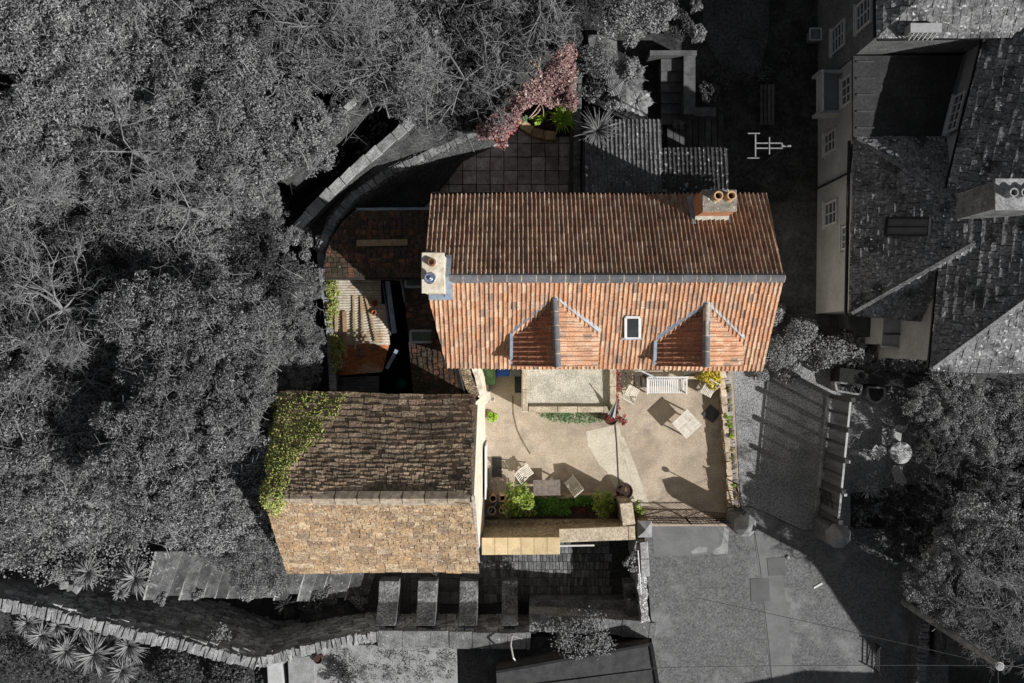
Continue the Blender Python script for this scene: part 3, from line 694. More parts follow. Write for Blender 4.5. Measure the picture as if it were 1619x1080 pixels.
for x in (6.36, 6.76):
    p_ = MB().lathe((x, 4.5, 6.4), [(.16, 0), (.15, .05), (.12, .1), (.115, .34), (.145, .36), (.145, .44), (.115, .44), (.095, .43), (.09, .1)], 24, cap=False).build('chimney_pot', POT, ch, smooth=True)
    MB().lathe((x, 4.5, 6.4), [(.0, .12), (.095, .12)], 20, cap=False).build('flue', POTIN, p_)
MB().add([(5.93, 3.84, 5.12), (7.02, 3.84, 5.12), (7.02, 4.06, 5.30), (5.93, 4.06, 5.30), (5.93, 3.84, 5.0), (7.02, 3.84, 5.0), (7.02, 4.06, 4.9), (5.93, 4.06, 4.9)],
         [(0, 1, 2, 3), (0, 4, 5, 1), (1, 5, 6, 2), (0, 3, 7, 4)]).build('haunching', mat('pale_haunch', (.55, .52, .44), (.4, .38, .3), scale=5, bump=.6), ch)
MB().bar((5.88, 3.80, 5.28), (5.88, 4.80, 4.42), .15, .05).bar((7.06, 3.80, 5.28), (7.06, 4.2, 4.94), .09, .05).build('flashing', LEAD, ch)

# left chimney: cream render
ch2 = part_empty('chimney', house, (-2.35, 2.05, 5.5))
bev(MB().box((-2.36, 2.05, 6.1), (.62, 1.16, 3.3)).build('stack', CHRENDER, ch2), .02)
bev(MB().box((-2.36, 2.05, 7.79), (.70, 1.22, .10), jit=.012).build('cap', CHRENDER, ch2), .02)
MB().bar((-1.98, 1.33, 6.28), (-1.98, 2.0, 6.88), .24, .05).bar((-1.98, 2.0, 6.87), (-1.98, 2.7, 6.24), .18, .05).bar((-2.6, 1.38, 6.33), (-1.87, 1.38, 6.33), .16, .05).build('flashing', LEAD, ch2)
pt = MB().lathe((-2.39, 2.36, 7.84), [(.13, 0), (.115, .12), (.115, .16), (.08, .16), (.08, .0)], 18, cap=False).build('chimney_pot', mat('old_red_pot', (.30, .14, .08), scale=6), ch2)
cw = MB().lathe((-2.42, 1.87, 7.84), [(.12, 0), (.11, .25)], 16).build('chimney_pot', POT, ch2)
MB().lathe((-2.42, 1.87, 8.09), [(.17, 0), (.18, .06), (.15, .07), (.10, .02), (.06, .05), (.045, .1), (.0, .12)], 24, cap=False).build('cowl', STEEL, cw, smooth=True)
# windows/doors on the yard side of the house
for x in (.2, 5.4): window(house, (x, -.6, 1.6), 0, -1, 1.1, 1.2, 3, 2, WHITE)
for x in (2.6, 6.8): window(house, (x, 4.6, 2.4), 0, 1, .9, 1.1, 2, 3, WHITE)

# flat roofed bay with a raised kerb
BZ = 2.4
bay = thing('flat_roof_bay', 'flat concrete roofed bay with raised rough kerb against the house front', 'extension', (2.0, -1.6, 0))
def rect(px0, py0, px1, py1, z): a = P2(px0, py0, z); b = P2(px1, py1, z); return (min(a[0], b[0]), min(a[1], b[1]), max(a[0], b[0]), max(a[1], b[1]))
x0, y0, x1, y1 = rect(826, 578, 974, 652, BZ)
MB().prism([(x0, y0), (x1, y0), (x1, -.62), (x0, -.62)], -.2, BZ-.14).build('wall', CREAM, bay)
MB().prism([(x0+.05, y0+.05), (x1-.05, y0+.05), (x1-.05, -.62), (x0+.05, -.62)], BZ-.139, BZ-.10).build('roof_slab', BAYFLR, bay)
coping(bay, [(x0+.1, y0+.02), (x0+.1, -.63)], .2, BZ-.14, COPING, ln=.7, th=.24, jit=.008, name='kerb')
coping(bay, [(x1-.11, y0+.02), (x1-.11, -.63)], .22, BZ-.14, COPING, ln=.7, th=.26, jit=.008, name='kerb')
coping(bay, [(x0+.22, y0+.11), (x1-.24, y0+.11)], .22, BZ-.14, COPING, ln=.8, th=.24, jit=.008, name='kerb')

# ================================================================ BARN
barn = thing('barn', 'old barn with mossy stone slate roof, ivy on its left end', 'barn', (-4.2, -4.45, 0))
BE, BR = 6.0, 9.35
bNW, bNE, bSE, bSW = (-7.3, -1.76, BE), (-1.16, -1.78, BE), (-1.06, -7.16, BE), (-7.06, -7.12, BE)
bRW, bRE = (-6.95, -4.44, BR), (-1.16, -4.44, BR)
bwp = [(-7.0, -2.0), (-1.22, -2.0), (-1.18, -6.95), (-6.9, -6.95)]
mb = MB().prism(bwp, -2.4, BE-.05)
mb.add([(-7.0, -2.0, BE-.06), (-6.9, -6.95, BE-.06), (-6.85, -4.44, BR-.2), (-1.22, -2.0, BE-.06), (-1.18, -6.95, BE-.06), (-1.2, -4.44, BR-.2)], [(0, 1, 2), (3, 5, 4), (0, 2, 5, 3), (1, 4, 5, 2)])
mb.build('wall', CREAM, barn)
dk = MB(); deck(dk, [bNE, bNW, bRW, bRE]); deck(dk, [bSW, bSE, bRE, bRW]); bro = dk.build('roof', MATS['roof_felt'], barn)
slates('north_slates', [bNE, bNW, bRW, bRE], STN, bro, w=.26, gauge=.185, th=.05, jit=.035, dim=(1.7, .55), sag=2)
slates('south_slates', [bSW, bSE, bRE, bRW], STS, bro, w=.26, gauge=.19, th=.055, jit=.045, irr=.5, dim=(1.45, .7), sag=2)
rb = MB()
for i in range(9):
    a = -6.9+i*.635; BRz = BR
    rb.add([(a+.01, -4.44-.20, BR-.02), (a+.01, -4.46, BR+.22), (a+.01, -4.42, BR+.22), (a+.01, -4.44+.20, BR-.02), (a+.62, -4.44-.20, BR-.02), (a+.62, -4.46, BR+.20), (a+.62, -4.42, BR+.20), (a+.62, -4.44+.20, BR-.02)],
                           [(0, 1, 5, 4), (1, 2, 6, 5), (2, 3, 7, 6), (0, 3, 2, 1), (4, 5, 6, 7)])
rb.build('ridge_stones', mat('stone_ridge', (.50, .41, .31), (.30, .24, .18), scale=5, fine=.4, bump=.8, isl=.1), bro)
# battered lower skin of the rendered gable, with a verge
MB().add([(-1.18, -1.95, 5.7), (-1.0, -1.95, -.1), (-1.0, -6.95, -.1), (-1.15, -6.95, 5.7), (-1.17, -4.44, 8.9)], [(0, 1, 2, 3, 4)]).build('gable_render', CREAM, barn)
MB().bar((-1.15, -2.02, 5.9), (-1.15, -4.44, 8.98), .12, .05).bar((-1.12, -4.44, 8.98), (-1.08, -7.0, 5.9), .12, .05).build('verge', MORTAR, barn)
def barnN(x, y): return BE+(min(-1.78, y)+1.78)*-(BR-BE)/2.66 if y > -4.44 else BR-( -4.44-y)*(BR-BE)/2.7
ivp = [P2(440, 628, 6.2), P2(548, 630, 6.2), P2(538, 650, 6.6), P2(520, 668, 6.9), P2(508, 700, 7.4), P2(478, 724, 7.8), P2(456, 745, 8.3), P2(453, 790, 9.3), P2(440, 812, 8.9), P2(428, 800, 9), P2(432, 720, 7.9)]
iv = scatter_leaves('ivy', ivp, barnN, 36000, .22, .068, IVY, 'yellow green ivy spilling over the top left corner of the barn roof', 'ivy', clump=.2)

# white board door leaning on the gable, and other yard pieces
o = MB().box((*P2(769, 742, 1), 1.0), (.05, 1.9, 2.0)).build('door_panel', WHITE, None, (*P2(769, 742, 1), 0)); bev(o); tag(o, 'tall white panel standing against the rendered barn gable', 'panel')

# cream wall running from house to barn
lw = thing('yard_wall', 'cream rendered rubble wall between the house corner and the barn', 'wall', (*P2(752, 610, 3), 0))
wall_strip('masonry', [P2(733, 578, 3.2), P2(741, 602, 3.2), P2(752, 628, 3.2)], .34, -.2, [3.1, 3.1, 3.2], TANSTONE, lw)
wall_strip('render', [P2(748, 574, 3.1), P2(757, 602, 3.1), P2(764, 640, 3.1)], .2, -.2, [3.05, 3.12, 3.1], CREAM, lw, batter=.12)

# ================================================================ LEAN-TOS WEST OF THE HOUSE
# NW slate roof with curved edge
nwl = thing('lean_to', 'dark mossy tiled lean-to roof with curved left edge at the upper left', 'outbuilding', (*P2(600, 385, 3), 0))
zt, zb = 2.4, 3.6
edge = [(566, 332), (545, 350), (528, 375), (517, 400), (512, 440)]
def nz(py): return zt+(py-332)/(440-332)*(zb-zt)
poly = [P(684, 332, zt)]+[P(x, y, nz(y)) for x, y in edge]+[P(684, 440, zb)]
slates('roof_tiles', poly, DTILE, nwl, w=.2, gauge=.19, th=.03, jit=.015, irr=.15, grow=0, sag=.5)
dk = MB(); deck(dk, poly, .1, .02); dk.build('roof_deck', MATS['roof_felt'], nwl)
MB().prism([p[:2] for p in poly], -.2, 2.2).build('wall', mat('tan_grey_wall', (.2, .17, .13), scale=2, bump=.8), nwl)
MB().bar(P(564, 331, zt+.03), P(684, 330, zt+.03), .09, .06).build('gutter', LEAD, nwl)
gm = MB()
for i in range(len(edge)-1): gm.bar(P(*edge[i], nz(edge[i][1])+.04), P(*edge[i+1], nz(edge[i+1][1])+.04), .07, .05)
gm.build('flashing', mat('dark_lead', (.13, .15, .18), scale=4), nwl)
o = bev(MB().box((*P2(605, 384, 3.1), 3.13), (1.75, .22, .09), R(1)).build('plank', WOOD, None, (*P2(605, 384, 3.1), 3.08))); tag(o, 'wide weathered plank lying alone across the dark tiled lean-to roof', 'plank')

# tiled lean-to east of the alley
el = thing('lean_to', 'narrow dark tiled lean-to beside the house, two skylights in it', 'outbuilding', (*P2(680, 540, 2.8), 0))
ez0, ez1 = 2.6, 3.3
pl = [P(655, 626, ez0), P(638, 436, ez0), P(690, 436, ez1), P(704, 500, ez1), P(735, 626, ez1)]
slates('roof_tiles', pl, DTILE, el, w=.2, gauge=.2, th=.03, jit=.02, irr=.2, grow=0, sag=.5)
dk = MB(); deck(dk, pl, .1, .02); dk.build('roof_deck', MATS['roof_felt'], el)
MB().prism([p[:2] for p in pl], -.2, 2.45).build('wall', MATS['tan_grey_wall'], el)
roof_window(el, 642, 668, 437, 454, (3.0, 3.0), LEADG, DGLASS, 'skylight', .1)
roof_window(el, 650, 691, 523, 541, (2.92, 2.9), LEADG, DGLASS, 'skylight', .1)
moss = scatter_leaves('moss', [P2(690, 560, 3), P2(728, 590, 3), P2(733, 624, 3), P2(675, 624, 3), P2(672, 600, 3)], lambda x, y: 2.9, 1800, .03, .045, fol('moss_leaf', [(.06, .08, .02), (.12, .12, .03), (.09, .06, .03)], (.04, .04, .02)), None, None, parent=el, clump=.1)

# tin shed
ts = thing('tin_shed', 'low shed under rusty corrugated tin sheets, left of the dark alley', 'shed', (*P2(570, 515, 2.3), 0))
def corrug(name, pxpoly, z0, z1, m, parent, pitch=.085, amp=.022, along='x'):
    """rows of corrugation running left-right"""
    a, b, c, d = [Vector(P(x, y, z)) for (x, y), z in zip(pxpoly, (z0, z0, z1, z1))]   # tl,tr,br,bl
    n = int((a-d).length/pitch)*6; V = []; Fc = []
    for i in range(n+1):
        t = i/n; h = math.sin(i/6*2*math.pi)*amp
        p, q = a+(d-a)*t, b+(c-b)*t
        for k in range(7):
            s = k/6; V.append(p+(q-p)*s+Vector((0, 0, h+.01*math.sin(k*2+i*.05))))
    for i in range(n):
        for k in range(6): Fc.append((i*7+k, i*7+k+1, (i+1)*7+k+1, (i+1)*7+k))
    og = Vector(parent.location); mb = MB(); mb.v = [tuple(v) for v in V]; mb.f = Fc
    o = mb.build(name, m, parent, smooth=True); md = o.modifiers.new('t', 'SOLIDIFY'); md.thickness = .004; return o
corrug('tin_sheet', [(522, 431), (602, 431), (604, 492), (524, 492)], 2.62, 2.55, TINP, ts)
corrug('tin_sheet', [(524, 487), (612, 480), (617, 545), (529, 545)], 2.53, 2.46, TINP, ts)
corrug('tin_sheet', [(529, 540), (617, 540), (605, 588), (533, 594)], 2.44, 2.38, RUST, ts)
MB().prism([P2(525, 433, 2.4), P2(600, 433, 2.4), P2(614, 545, 2.4), P2(603, 585, 2.4), P2(534, 590, 2.4)], -.2, 2.34).build('wall', mat('shed_boards', (.07, .06, .05)), ts)
o = tag(corrug('tin_lid', [(533, 596), (600, 594), (600, 620), (535, 621)], 1.9, 1.85, TIND, ts), None, None)
MB().bar(P(570, 594, 1.93), P(570, 621, 1.9), .03, .05).build('batten', TIND, ts)
spots = [((532, 489), (532, 537), .11), ((545, 492), (547, 566), .15), ((559, 468), (562, 552), .08), ((571, 468), (575, 543), .08), ((577, 464), (597, 543), .075)]
lb = ['leftmost short plank lying on the tin shed roof', 'widest reddish plank on the tin roof, second from left', 'middle of the five planks lying on the tin roof', 'straight plank right of the middle one on the tin roof', 'slanting plank at the right end of the row on the tin roof']
for i, (a, b, wd) in enumerate(spots):
    A, B_ = P(*a, 2.62), P(*b, 2.60)
    o = bev(MB().bar(A, B_, wd, .05).build('plank', WOOD if i != 1 else mat('red_plank', (.42, .25, .15), (.3, .18, .1), scale=6), None, A)); tag(o, lb[i], 'plank', 'planks laid on the tin roof')
# rusty debris: an old bucket and a broken pot
RP = mat('rust_orange', (.40, .13, .05), (.25, .09, .04), scale=8, bump=.5)
for (x, y, r_, l) in ((594, 480, .12, 'round rusty orange can beside the planks on the tin roof'), (592, 494, .1, 'broken rusty pot just below the round can on the tin roof')):
    q = P(x, y, 2.6); tag(MB().lathe(q, [(r_*.8, 0), (r_, .12), (r_*.75, .16), (r_*.6, .12), (r_*.1, .05)], 14).build('rusty_can', RP, None, q), l, 'can')
# blue drain pipe and its lower length over the alley
o = thing('gutter_pipe', 'blue grey gutter running down the left side of the dark alley', 'gutter', P(615, 490, 2.4))
MB().bar(P(613, 445, 2.5), P(624, 527, 2.5), .17, .05).build('trough', LEAD, o); MB().bar(P(606, 448, 2.52), P(618, 530, 2.48), .05, .08).build('bracket', MATS['dark_lead'], o)
MB().bar(P(628, 553, 2.3), P(612, 583, 2.2), .12, .05).build('spout', LEAD, o)
MB().bar(P(634, 440, 2.6), P(641, 478, 2.6), .06, .05).build('end_piece', LEADG, o)
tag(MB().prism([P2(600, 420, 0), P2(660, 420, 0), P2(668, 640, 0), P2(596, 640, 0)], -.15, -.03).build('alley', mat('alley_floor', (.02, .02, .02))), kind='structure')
o = MB().lathe(P(636, 606, .2), [(.16, -.2), (.2, .2), (.18, .2), (.14, 0)], 16).build('bucket', mat('teal_plastic', (.02, .30, .22), rough=.4), None, P(636, 606, 0)); tag(o, 'teal green bucket at the bottom of the dark alley', 'bucket')
tag(MB().bar(P(606, 627, 3), P(649, 624, 3), .09, .06).build('rail', LEAD, None, P(628, 625, 3)), 'pale blue metal rail across the foot of the dark alley', 'rail')
# ivy wall left of the shed
lwall = thing('boundary_wall', 'grey stone wall behind the tin shed, carrying clumps of ivy', 'wall', (*P2(518, 500, 2.7), 0))
wall_strip('masonry', [P2(505, 372, 2.6), P2(510, 432, 2.6), P2(522, 520, 2.6), P2(528, 628, 2.6)], .22, -.3, 2.7, GRSTONE, lwall)
coping(lwall, [P2(505, 372, 2.7), P2(510, 432, 2.7), P2(522, 520, 2.7), P2(528, 628, 2.7)], .24, 2.7, GRPALE, ln=.3, th=.06)
for (pp, n_, l) in (([(518, 432), (534, 434), (537, 470), (532, 492), (524, 520), (518, 505)], 1700, 'upper clump of bright green ivy beside the tin shed'),
                    ([(524, 533), (538, 534), (545, 548), (540, 566), (533, 592), (527, 590)], 1500, 'lower clump of bright green ivy beside the tin shed')):
    scatter_leaves('ivy', [P2(x, y, 2.8) for x, y in pp], lambda x, y: 2.75, n_, .12, .075, LIME if n_ == 0 else IVY, l, 'ivy', clump=.12)

# ================================================================ NORTH TERRACE: walls A, B, planter, maple
wa = thing('garden_wall', 'long curved garden wall with broad pale coping, from the wood down to the lean-to', 'wall', (*P2(560, 270, 3), 0))
apx = [(455, 375), (490, 338), (524, 303), (560, 270), (600, 236), (640, 202), (662, 180), (690, 150)]
wall_strip('masonry', [P2(*q, 3) for q in apx], .30, 0, 2.95, GRSTONE, wa); coping(wa, [P2(*q, 3) for q in apx], .36, 2.95, GRPALE, ln=.55, th=.1, jit=.025)
wb = thing('retaining_wall', 'sloping topped stone retaining wall curving round the slab terrace', 'wall', (*P2(640, 270, 2), 0))
bpx = [(512, 400), (530, 350), (560, 312), (610, 277), (660, 250), (710, 225), (760, 200), (800, 175)]
wall_strip('masonry', [P2(*q, 2.2) for q in bpx], .4, 0, [2.9, 2.6, 2.4, 2.2, 2.0, 1.8, 1.7, 1.6], GRSTONE, wb, batter=.35)
coping(wb, [P2(*q, 2.2) for q in bpx], .26, [2.9, 2.6, 2.4, 2.2, 2.0, 1.8, 1.7, 1.6], mat('mid_grey_coping', g(.24), g(.15), scale=3, bump=.9, fine=.5, isl=.3), ln=.22, th=.07, jit=.03)
tag(MB().prism([P2(x, y, 2) for x, y in ((480, 385), (500, 342), (600, 250), (665, 185), (760, 150), (770, 195), (660, 248), (560, 310), (525, 355), (505, 400))], 0, 1.95).build('garden_bed', mat('bed_earth', g(.12), g(.06), scale=1.5, bump=.9, fine=.5)), kind='structure')
tag(MB().prism([P2(x, y, 1.2) for x, y in ((560, 330), (640, 285), (705, 235), (760, 205), (720, 262), (690, 300), (660, 330))], 0, [.9]*7).build('terrace_bank', mat('bank_earth', g(.05), g(.03), scale=2, bump=.9, fine=.6)), kind='structure')
wc = thing('path_wall', 'thin pale line of edging wall climbing through the wood at upper left', 'wall', (*P2(520, 200, 3.5), 0))
cpx = [(442, 283), (480, 245), (530, 190), (575, 145), (600, 115)]
wall_strip('masonry', [P2(*q, 4.2) for q in cpx], .16, 0, 4.15, GRSTONE, wc); coping(wc, [P2(*q, 4.2) for q in cpx], .2, 4.15, GRPALE, ln=.2, th=.06, jit=.03)
shw = thing('yard_dividing_wall', 'narrow grey topped wall between slab terrace and neighbouring yard', 'wall', (*P2(911, 240, 1.8), 0))
wall_strip('masonry', [P2(909, 330, 1.8), P2(913, 60, 1.8)], .3, -.1, 1.25, mat('mossy_brown_wall', (.16, .12, .07), (.08, .07, .03), scale=2, bump=.9), shw)
coping(shw, [P2(912, 330, 1.3), P2(915, 60, 1.3)], .26, 1.25, GRCOP, ln=.8, th=.07)
# curved planter
plt = thing('curved_planter', 'curved stone edged planter bed in the corner of the slab terrace', 'planter', (*P2(875, 185, .9), TZ))
ppx = [(812, 180), (826, 196), (843, 208), (862, 214), (879, 214)]
wall_strip('stone_edge', [P2(*q, .9) for q in ppx], .26, TZ, .88, mat('orange_tan_stone', (.55, .38, .20), (.4, .27, .14), scale=4, bump=.8, stone=(4, 4, 6, (.2, .13, .07))), plt)
coping(plt, [P2(*q, .9) for q in ppx], .30, .88, mat('orange_tan_cap', (.62, .45, .26), (.45, .31, .17), scale=4, bump=.6, isl=.2), ln=.35, th=.07)
MB().prism([P2(x, y, .8) for x, y in ((812, 180), (826, 194), (843, 206), (862, 212), (902, 212), (902, 120), (840, 120))], TZ, .8).build('soil', SOILB, plt)
rosette('strap_leaf_plant', *P2(889, 187, 1.6), 1.5, .62, .06, 120, LIME, 'fountain of bright lime strap leaves in the curved planter')
shrub('leafy_plant', *P2(852, 186, 1), .95, .32, LIME, 'small rounded lime green plant in the middle of the curved planter', 'plant', size=.13, nc=8, nl=26)
shrub('leafy_plant', *P2(828, 188, 1), .95, .2, GRNG, 'low grey green plant at the left end of the curved planter', 'plant', size=.09, nc=6, nl=30)
mpl = thing('red_maple', 'maple with dusky red autumn leaves reaching over the slab terrace', 'tree', (*P2(860, 150, .8), .8))
mpoly = [(905, 72), (909, 172), (885, 160), (872, 164), (850, 160), (836, 168), (822, 180), (812, 204), (800, 208), (797, 236), (788, 222), (775, 222), (762, 222), (758, 205), (790, 180), (820, 150), (850, 118), (880, 92)]
o = scatter_leaves('foliage', [P2(x, y, 3.9) for x, y in mpoly], lambda x, y: 3.6+.4*math.sin(x*3)*math.cos(y*2.3), 15000, .6, .085, MAPLE, None, None, clump=.17, parent=mpl)
o2 = scatter_leaves('tip_foliage', [P2(x, y, 3.2) for x, y in ((762, 200), (800, 186), (822, 196), (812, 212), (800, 214), (796, 238), (786, 222), (762, 222))], lambda x, y: 3.3, 2000, .5, .085, REDL, None, None, clump=.14, parent=mpl)
mb = MB(); rs = np.random.RandomState(3); branch_mesh(mb, rs, (*P2(858, 140, 1), .6), .8, spread=.8, depth=1, n0=4, r0=.05); mb.tube([(*P2(865, 150, 1), .5), (*P2(865, 150, 1), 1.7)], .09, 7, .06)
mb.build('branches', TWIGW, mpl)

# ================================================================ COURTYARD THINGS
# south wall: tall part with tan slab coping, low part with rough coping
tw = thing('garden_wall', 'tall rubble wall capped with six smooth tan slabs, right of the barn', 'wall', (*P2(822, 862, 3.5), 0))
TWZ = 3.5
a, b = P2(762, 864, TWZ), P2(886, 863, TWZ)
MB().prism([(a[0], a[1]+.24), (b[0], b[1]+.24), (b[0]-.02, b[1]-.24), (a[0], a[1]-.24)], -2.4, TWZ-.07).build('masonry', TANSTONE, tw)
mb = MB()
for i in range(6):
    t = (i+.5)/6; mb.box((a[0]+(b[0]-a[0])*t, a[1]+(b[1]-a[1])*t, TWZ-.03), ((b[0]-a[0])/6-.012, .58, .08))
bev(mb.build('coping_slabs', TANSLAB, tw), .006)
sw = thing('garden_wall', 'lower L shaped wall with rough lichened coping above the flower bed', 'wall', (*P2(945, 846, 2), 0))
LWZ = 2.0
c0, c1, c2_ = P2(884, 847, LWZ), P2(995, 842, LWZ), P2(990, 795, LWZ)
wall_strip('masonry', [c0, c1], .40, -2.3, LWZ-.08, TANSTONE, sw); wall_strip('masonry', [(c1[0], c1[1]), (c2_[0], c2_[1])], .36, -.2, LWZ-.08, TANSTONE, sw)
coping(sw, [(c0[0], c0[1]), (c1[0]+.22, c1[1])], .5, LWZ-.08, COPING, ln=2.0, th=.1, jit=.012); coping(sw, [(c1[0], c1[1]+.27), c2_], .44, LWZ-.079, COPING, ln=2.0, th=.1, jit=.012)
tag(MB().tube([P(884, 863, 1.5), P(940, 862, 1.5)], .035, 8).build('white_pipe', WHITE, None, P(884, 863, 1.5)), 'short white pipe along the foot of the rough coping', 'pipe')
# flower bed
bedx0, bedy0, bedx1, bedy1 = rect(766, 786, 986, 828, .35)
bed = thing('flower_bed', 'long raised flower bed edged with stone along the south wall', 'flower bed', ((bedx0+bedx1)/2, (bedy0+bedy1)/2, 0))
MB().prism([(bedx0+1.0, bedy0), (bedx1, bedy0), (bedx1, bedy1), (bedx0+1.0, bedy1)], -.1, .33).build('soil', SOILB, bed)
coping(bed, [(bedx0+1.8, bedy1+.02), (bedx1, bedy1+.02)], .16, .0, mat('pink_tan_edging', (.46, .34, .24), (.34, .24, .16), scale=4, bump=.6, isl=.15), ln=.8, th=.38, name='edging')
MB().prism([(bedx0, bedy0-.12), (bedx1, bedy0-.12), (bedx1, bedy0+.18), (bedx0, bedy0+.18)], -.1, .75).build('back_ledge', mat('ledge_stone', (.50, .40, .27), (.38, .29, .18), scale=2, bump=.9, fine=.4, stone=(2.2, 5, 5, (.14, .1, .06))), bed)
scatter_leaves('ground_cover', [P2(845, 788, .4), P2(945, 786, .4), P2(940, 795, .4), P2(900, 800, .4), P2(900, 812, .4), P2(845, 812, .4)], lambda x, y: .36, 4200, .12, .07, GREEN, 'dark green ground cover between the two shrubs of the flower bed', 'ground cover', clump=.12, kind='stuff')
scatter_leaves('seedlings', [P2(900, 800, .4), P2(945, 795, .4), P2(945, 812, .4), P2(900, 812, .4)], lambda x, y: .34, 260, .04, .05, DRED, 'sparse dark red seedlings in the bare soil of the flower bed', 'ground cover', clump=.1, kind='stuff')
shrub('shrub', *P2(822, 790, .9), .35, .62, OLIVE, 'larger pale lime shrub at the left of the flower bed', 'shrub', size=.12, nc=20, nl=75)
shrub('shrub', *P2(822, 806, .6), .35, .36, GREEN, 'dark green bush just below the lime shrub in the flower bed', 'shrub', size=.08, nc=10, nl=70)
shrub('shrub', *P2(955, 796, .8), .35, .50, OLIVE, 'rounded olive green shrub at the right end of the flower bed', 'shrub', size=.07, nc=20, nl=110)
shrub('plant', *P2(1009, 806, .5), .0, .34, OLIVE, 'leafy bush squeezed between the L shaped wall and the iron gate', 'plant', size=.09, nc=10, nl=60)
# barrel planter
def pot(name, px, py, r, h, m, label, plant=None, z=0, fill=SOILB, cat='plant pot'):
    x, y = P2(px, py, z+h); t = thing(name, label, cat, (x, y, z))
    MB().lathe((x, y, z), [(r*.75, 0), (r, h*.6), (r*1.02, h), (r*.9, h), (r*.86, h-.06)], 24, cap=False).build('pot', m, t, smooth=True)
    MB().lathe((x, y, z), [(0, h-.06), (r*.88, h-.06)], 20, cap=False).build('soil', fill, t); return t
pot('barrel_planter', 988, 777, .31, .45, TERRA, 'dark round barrel planter by the end of the L shaped wall')
shrub('potted_twigs', *P2(986, 775, .45), .4, .13, mat('dry_leaf', (.30, .20, .12), ramp=[(.3, .2, .12), (.2, .12, .08)], bump=0), 'dry brown plant in the round barrel planter', 'plant', size=.07, nc=5, nl=18)
# chimney pots standing by the wall
cpl = [(780, 789, .135, 'round'), (795, 788, .13, 'square'), (778, 808, .15, 'round'), (795, 807, .12, 'round')]
cpn = ['round clay pot at the upper left of the four stored by the wall', 'square clay pot at the upper right of the four stored by the wall', 'widest round clay pot, lower left of the four, a blue rod across it', 'smallest round clay pot at the lower right of the four']
for (x, y, r_, k), l in zip(cpl, cpn):
    X, Y = P2(x, y, .7); t = thing('clay_pot', l, 'clay pot', (X, Y, 0), 'clay chimney pots stored in the yard corner')
    if k == 'round': MB().lathe((X, Y, 0), [(r_*1.1, 0), (r_*.9, .3), (r_*.92, .6), (r_*1.12, .64), (r_*1.12, .7), (r_*.8, .7), (r_*.72, .5), (r_*.7, .1)], 22, cap=False).build('body', PCLAY, t, smooth=True)
    else:
        mb = MB(); e = r_*1.05
        for sx, sy, dx, dy in ((0, 1, e*2, .06), (0, -1, e*2, .06), (1, 0, .06, e*2-.06), (-1, 0, .06, e*2-.06)): mb.box((X+sx*(e-.03), Y+sy*(e-.03), .35), (dx, dy, .7))
        bev(mb.build('body', PCLAY, t))
    MB().box((X, Y, .08), (r_*1.3, r_*1.3, .1)).build('inside', POTIN, t)
tag(MB().tube([P(772, 815, .75), P(786, 795, .85)], .018, 8).build('blue_rod', mat('blue_rod_paint', (.10, .30, .62), rough=.4), None, P(772, 815, .7)), 'bright blue rod lying across the stored clay pots', 'rod')
# bins under the eaves
def wheelie(px0, px1, py0, py1, h, m, l):
    a = P2(px0, py0, h); b = P2(px1, py1, h); cx, cy = (a[0]+b[0])/2, (a[1]+b[1])/2; wx, wy = abs(b[0]-a[0]), abs(a[1]-b[1])
    t = thing('wheelie_bin', l, 'bin', (cx, cy, 0), 'bins in a row under the house eaves')
    MB().box((cx, cy, (h-.05)/2), (wx*.85, wy*.85, h-.05), taper=1.12).build('body', m, t)
    bev(MB().box((cx, cy, h-.01), (wx, wy, .05)).build('lid', m, t), .02)
    for s in (-1, 1): MB().tube([(cx+s*wx*.38, cy+wy*.42, .1), (cx+s*wx*.30, cy+wy*.42, .1)], .09, 12).build('wheel', BLACK, t)
    MB().tube([(cx-wx*.3, cy+wy*.52, h-.06), (cx+wx*.3, cy+wy*.52, h-.06)], .016, 6).build('handle', m, t)
wheelie(762, 784, 576, 608, 1.1, GREENP, 'green wheelie bin, first from the barn wall'); wheelie(785, 806, 574, 595, 1.0, BLUEP, 'blue wheelie bin between the green and grey ones')
wheelie(807, 824, 574, 595, 1.0, GREYP, 'grey wheelie bin next to the flat roofed bay')
tag(MB().box((*P2(820, 608), .02), (.27, .62, .03)).build('door_mat', mat('dark_mat', (.05, .055, .06)), None, (*P2(820, 608), 0)), 'dark rectangular mat against the left side of the flat roofed bay', 'mat')
t = thing('drain_cover', 'small square drain cover in the yard near the barn wall', 'drain cover', (*P2(779, 631), .0))
MB().box((*P2(779, 631), .006), (.2, .2, .012)).build('frame', YARD2, t); MB().box((*P2(779, 631), .016), (.12, .12, .01)).build('grate', WOODG, t)
shrub('plant', *P2(777, 661, .4), 0, .26, LIME, 'small bright green bush at the foot of the barn wall', 'plant', size=.10, nc=9, nl=40)
tag(MB().box((*P2(786, 738), .02), (.36, .75, .03)).build('dark_board', mat('dark_board', (.06, .055, .05)), None, (*P2(786, 738), 0)), 'dark flat rectangle on the yard beside the white panel', 'board')  # flat dark rectangle laid on the yard
scatter_leaves('low_hedge', [P2(855, 652, .3), P2(950, 652, .3), P2(950, 664, .3), P2(925, 668, .3), P2(870, 665, .3), P2(860, 659, .3)], lambda x, y: .25, 3000, .18, .06, GRNG, 'low strip of grey green plants along the front of the flat roofed bay', 'hedge', clump=.1)
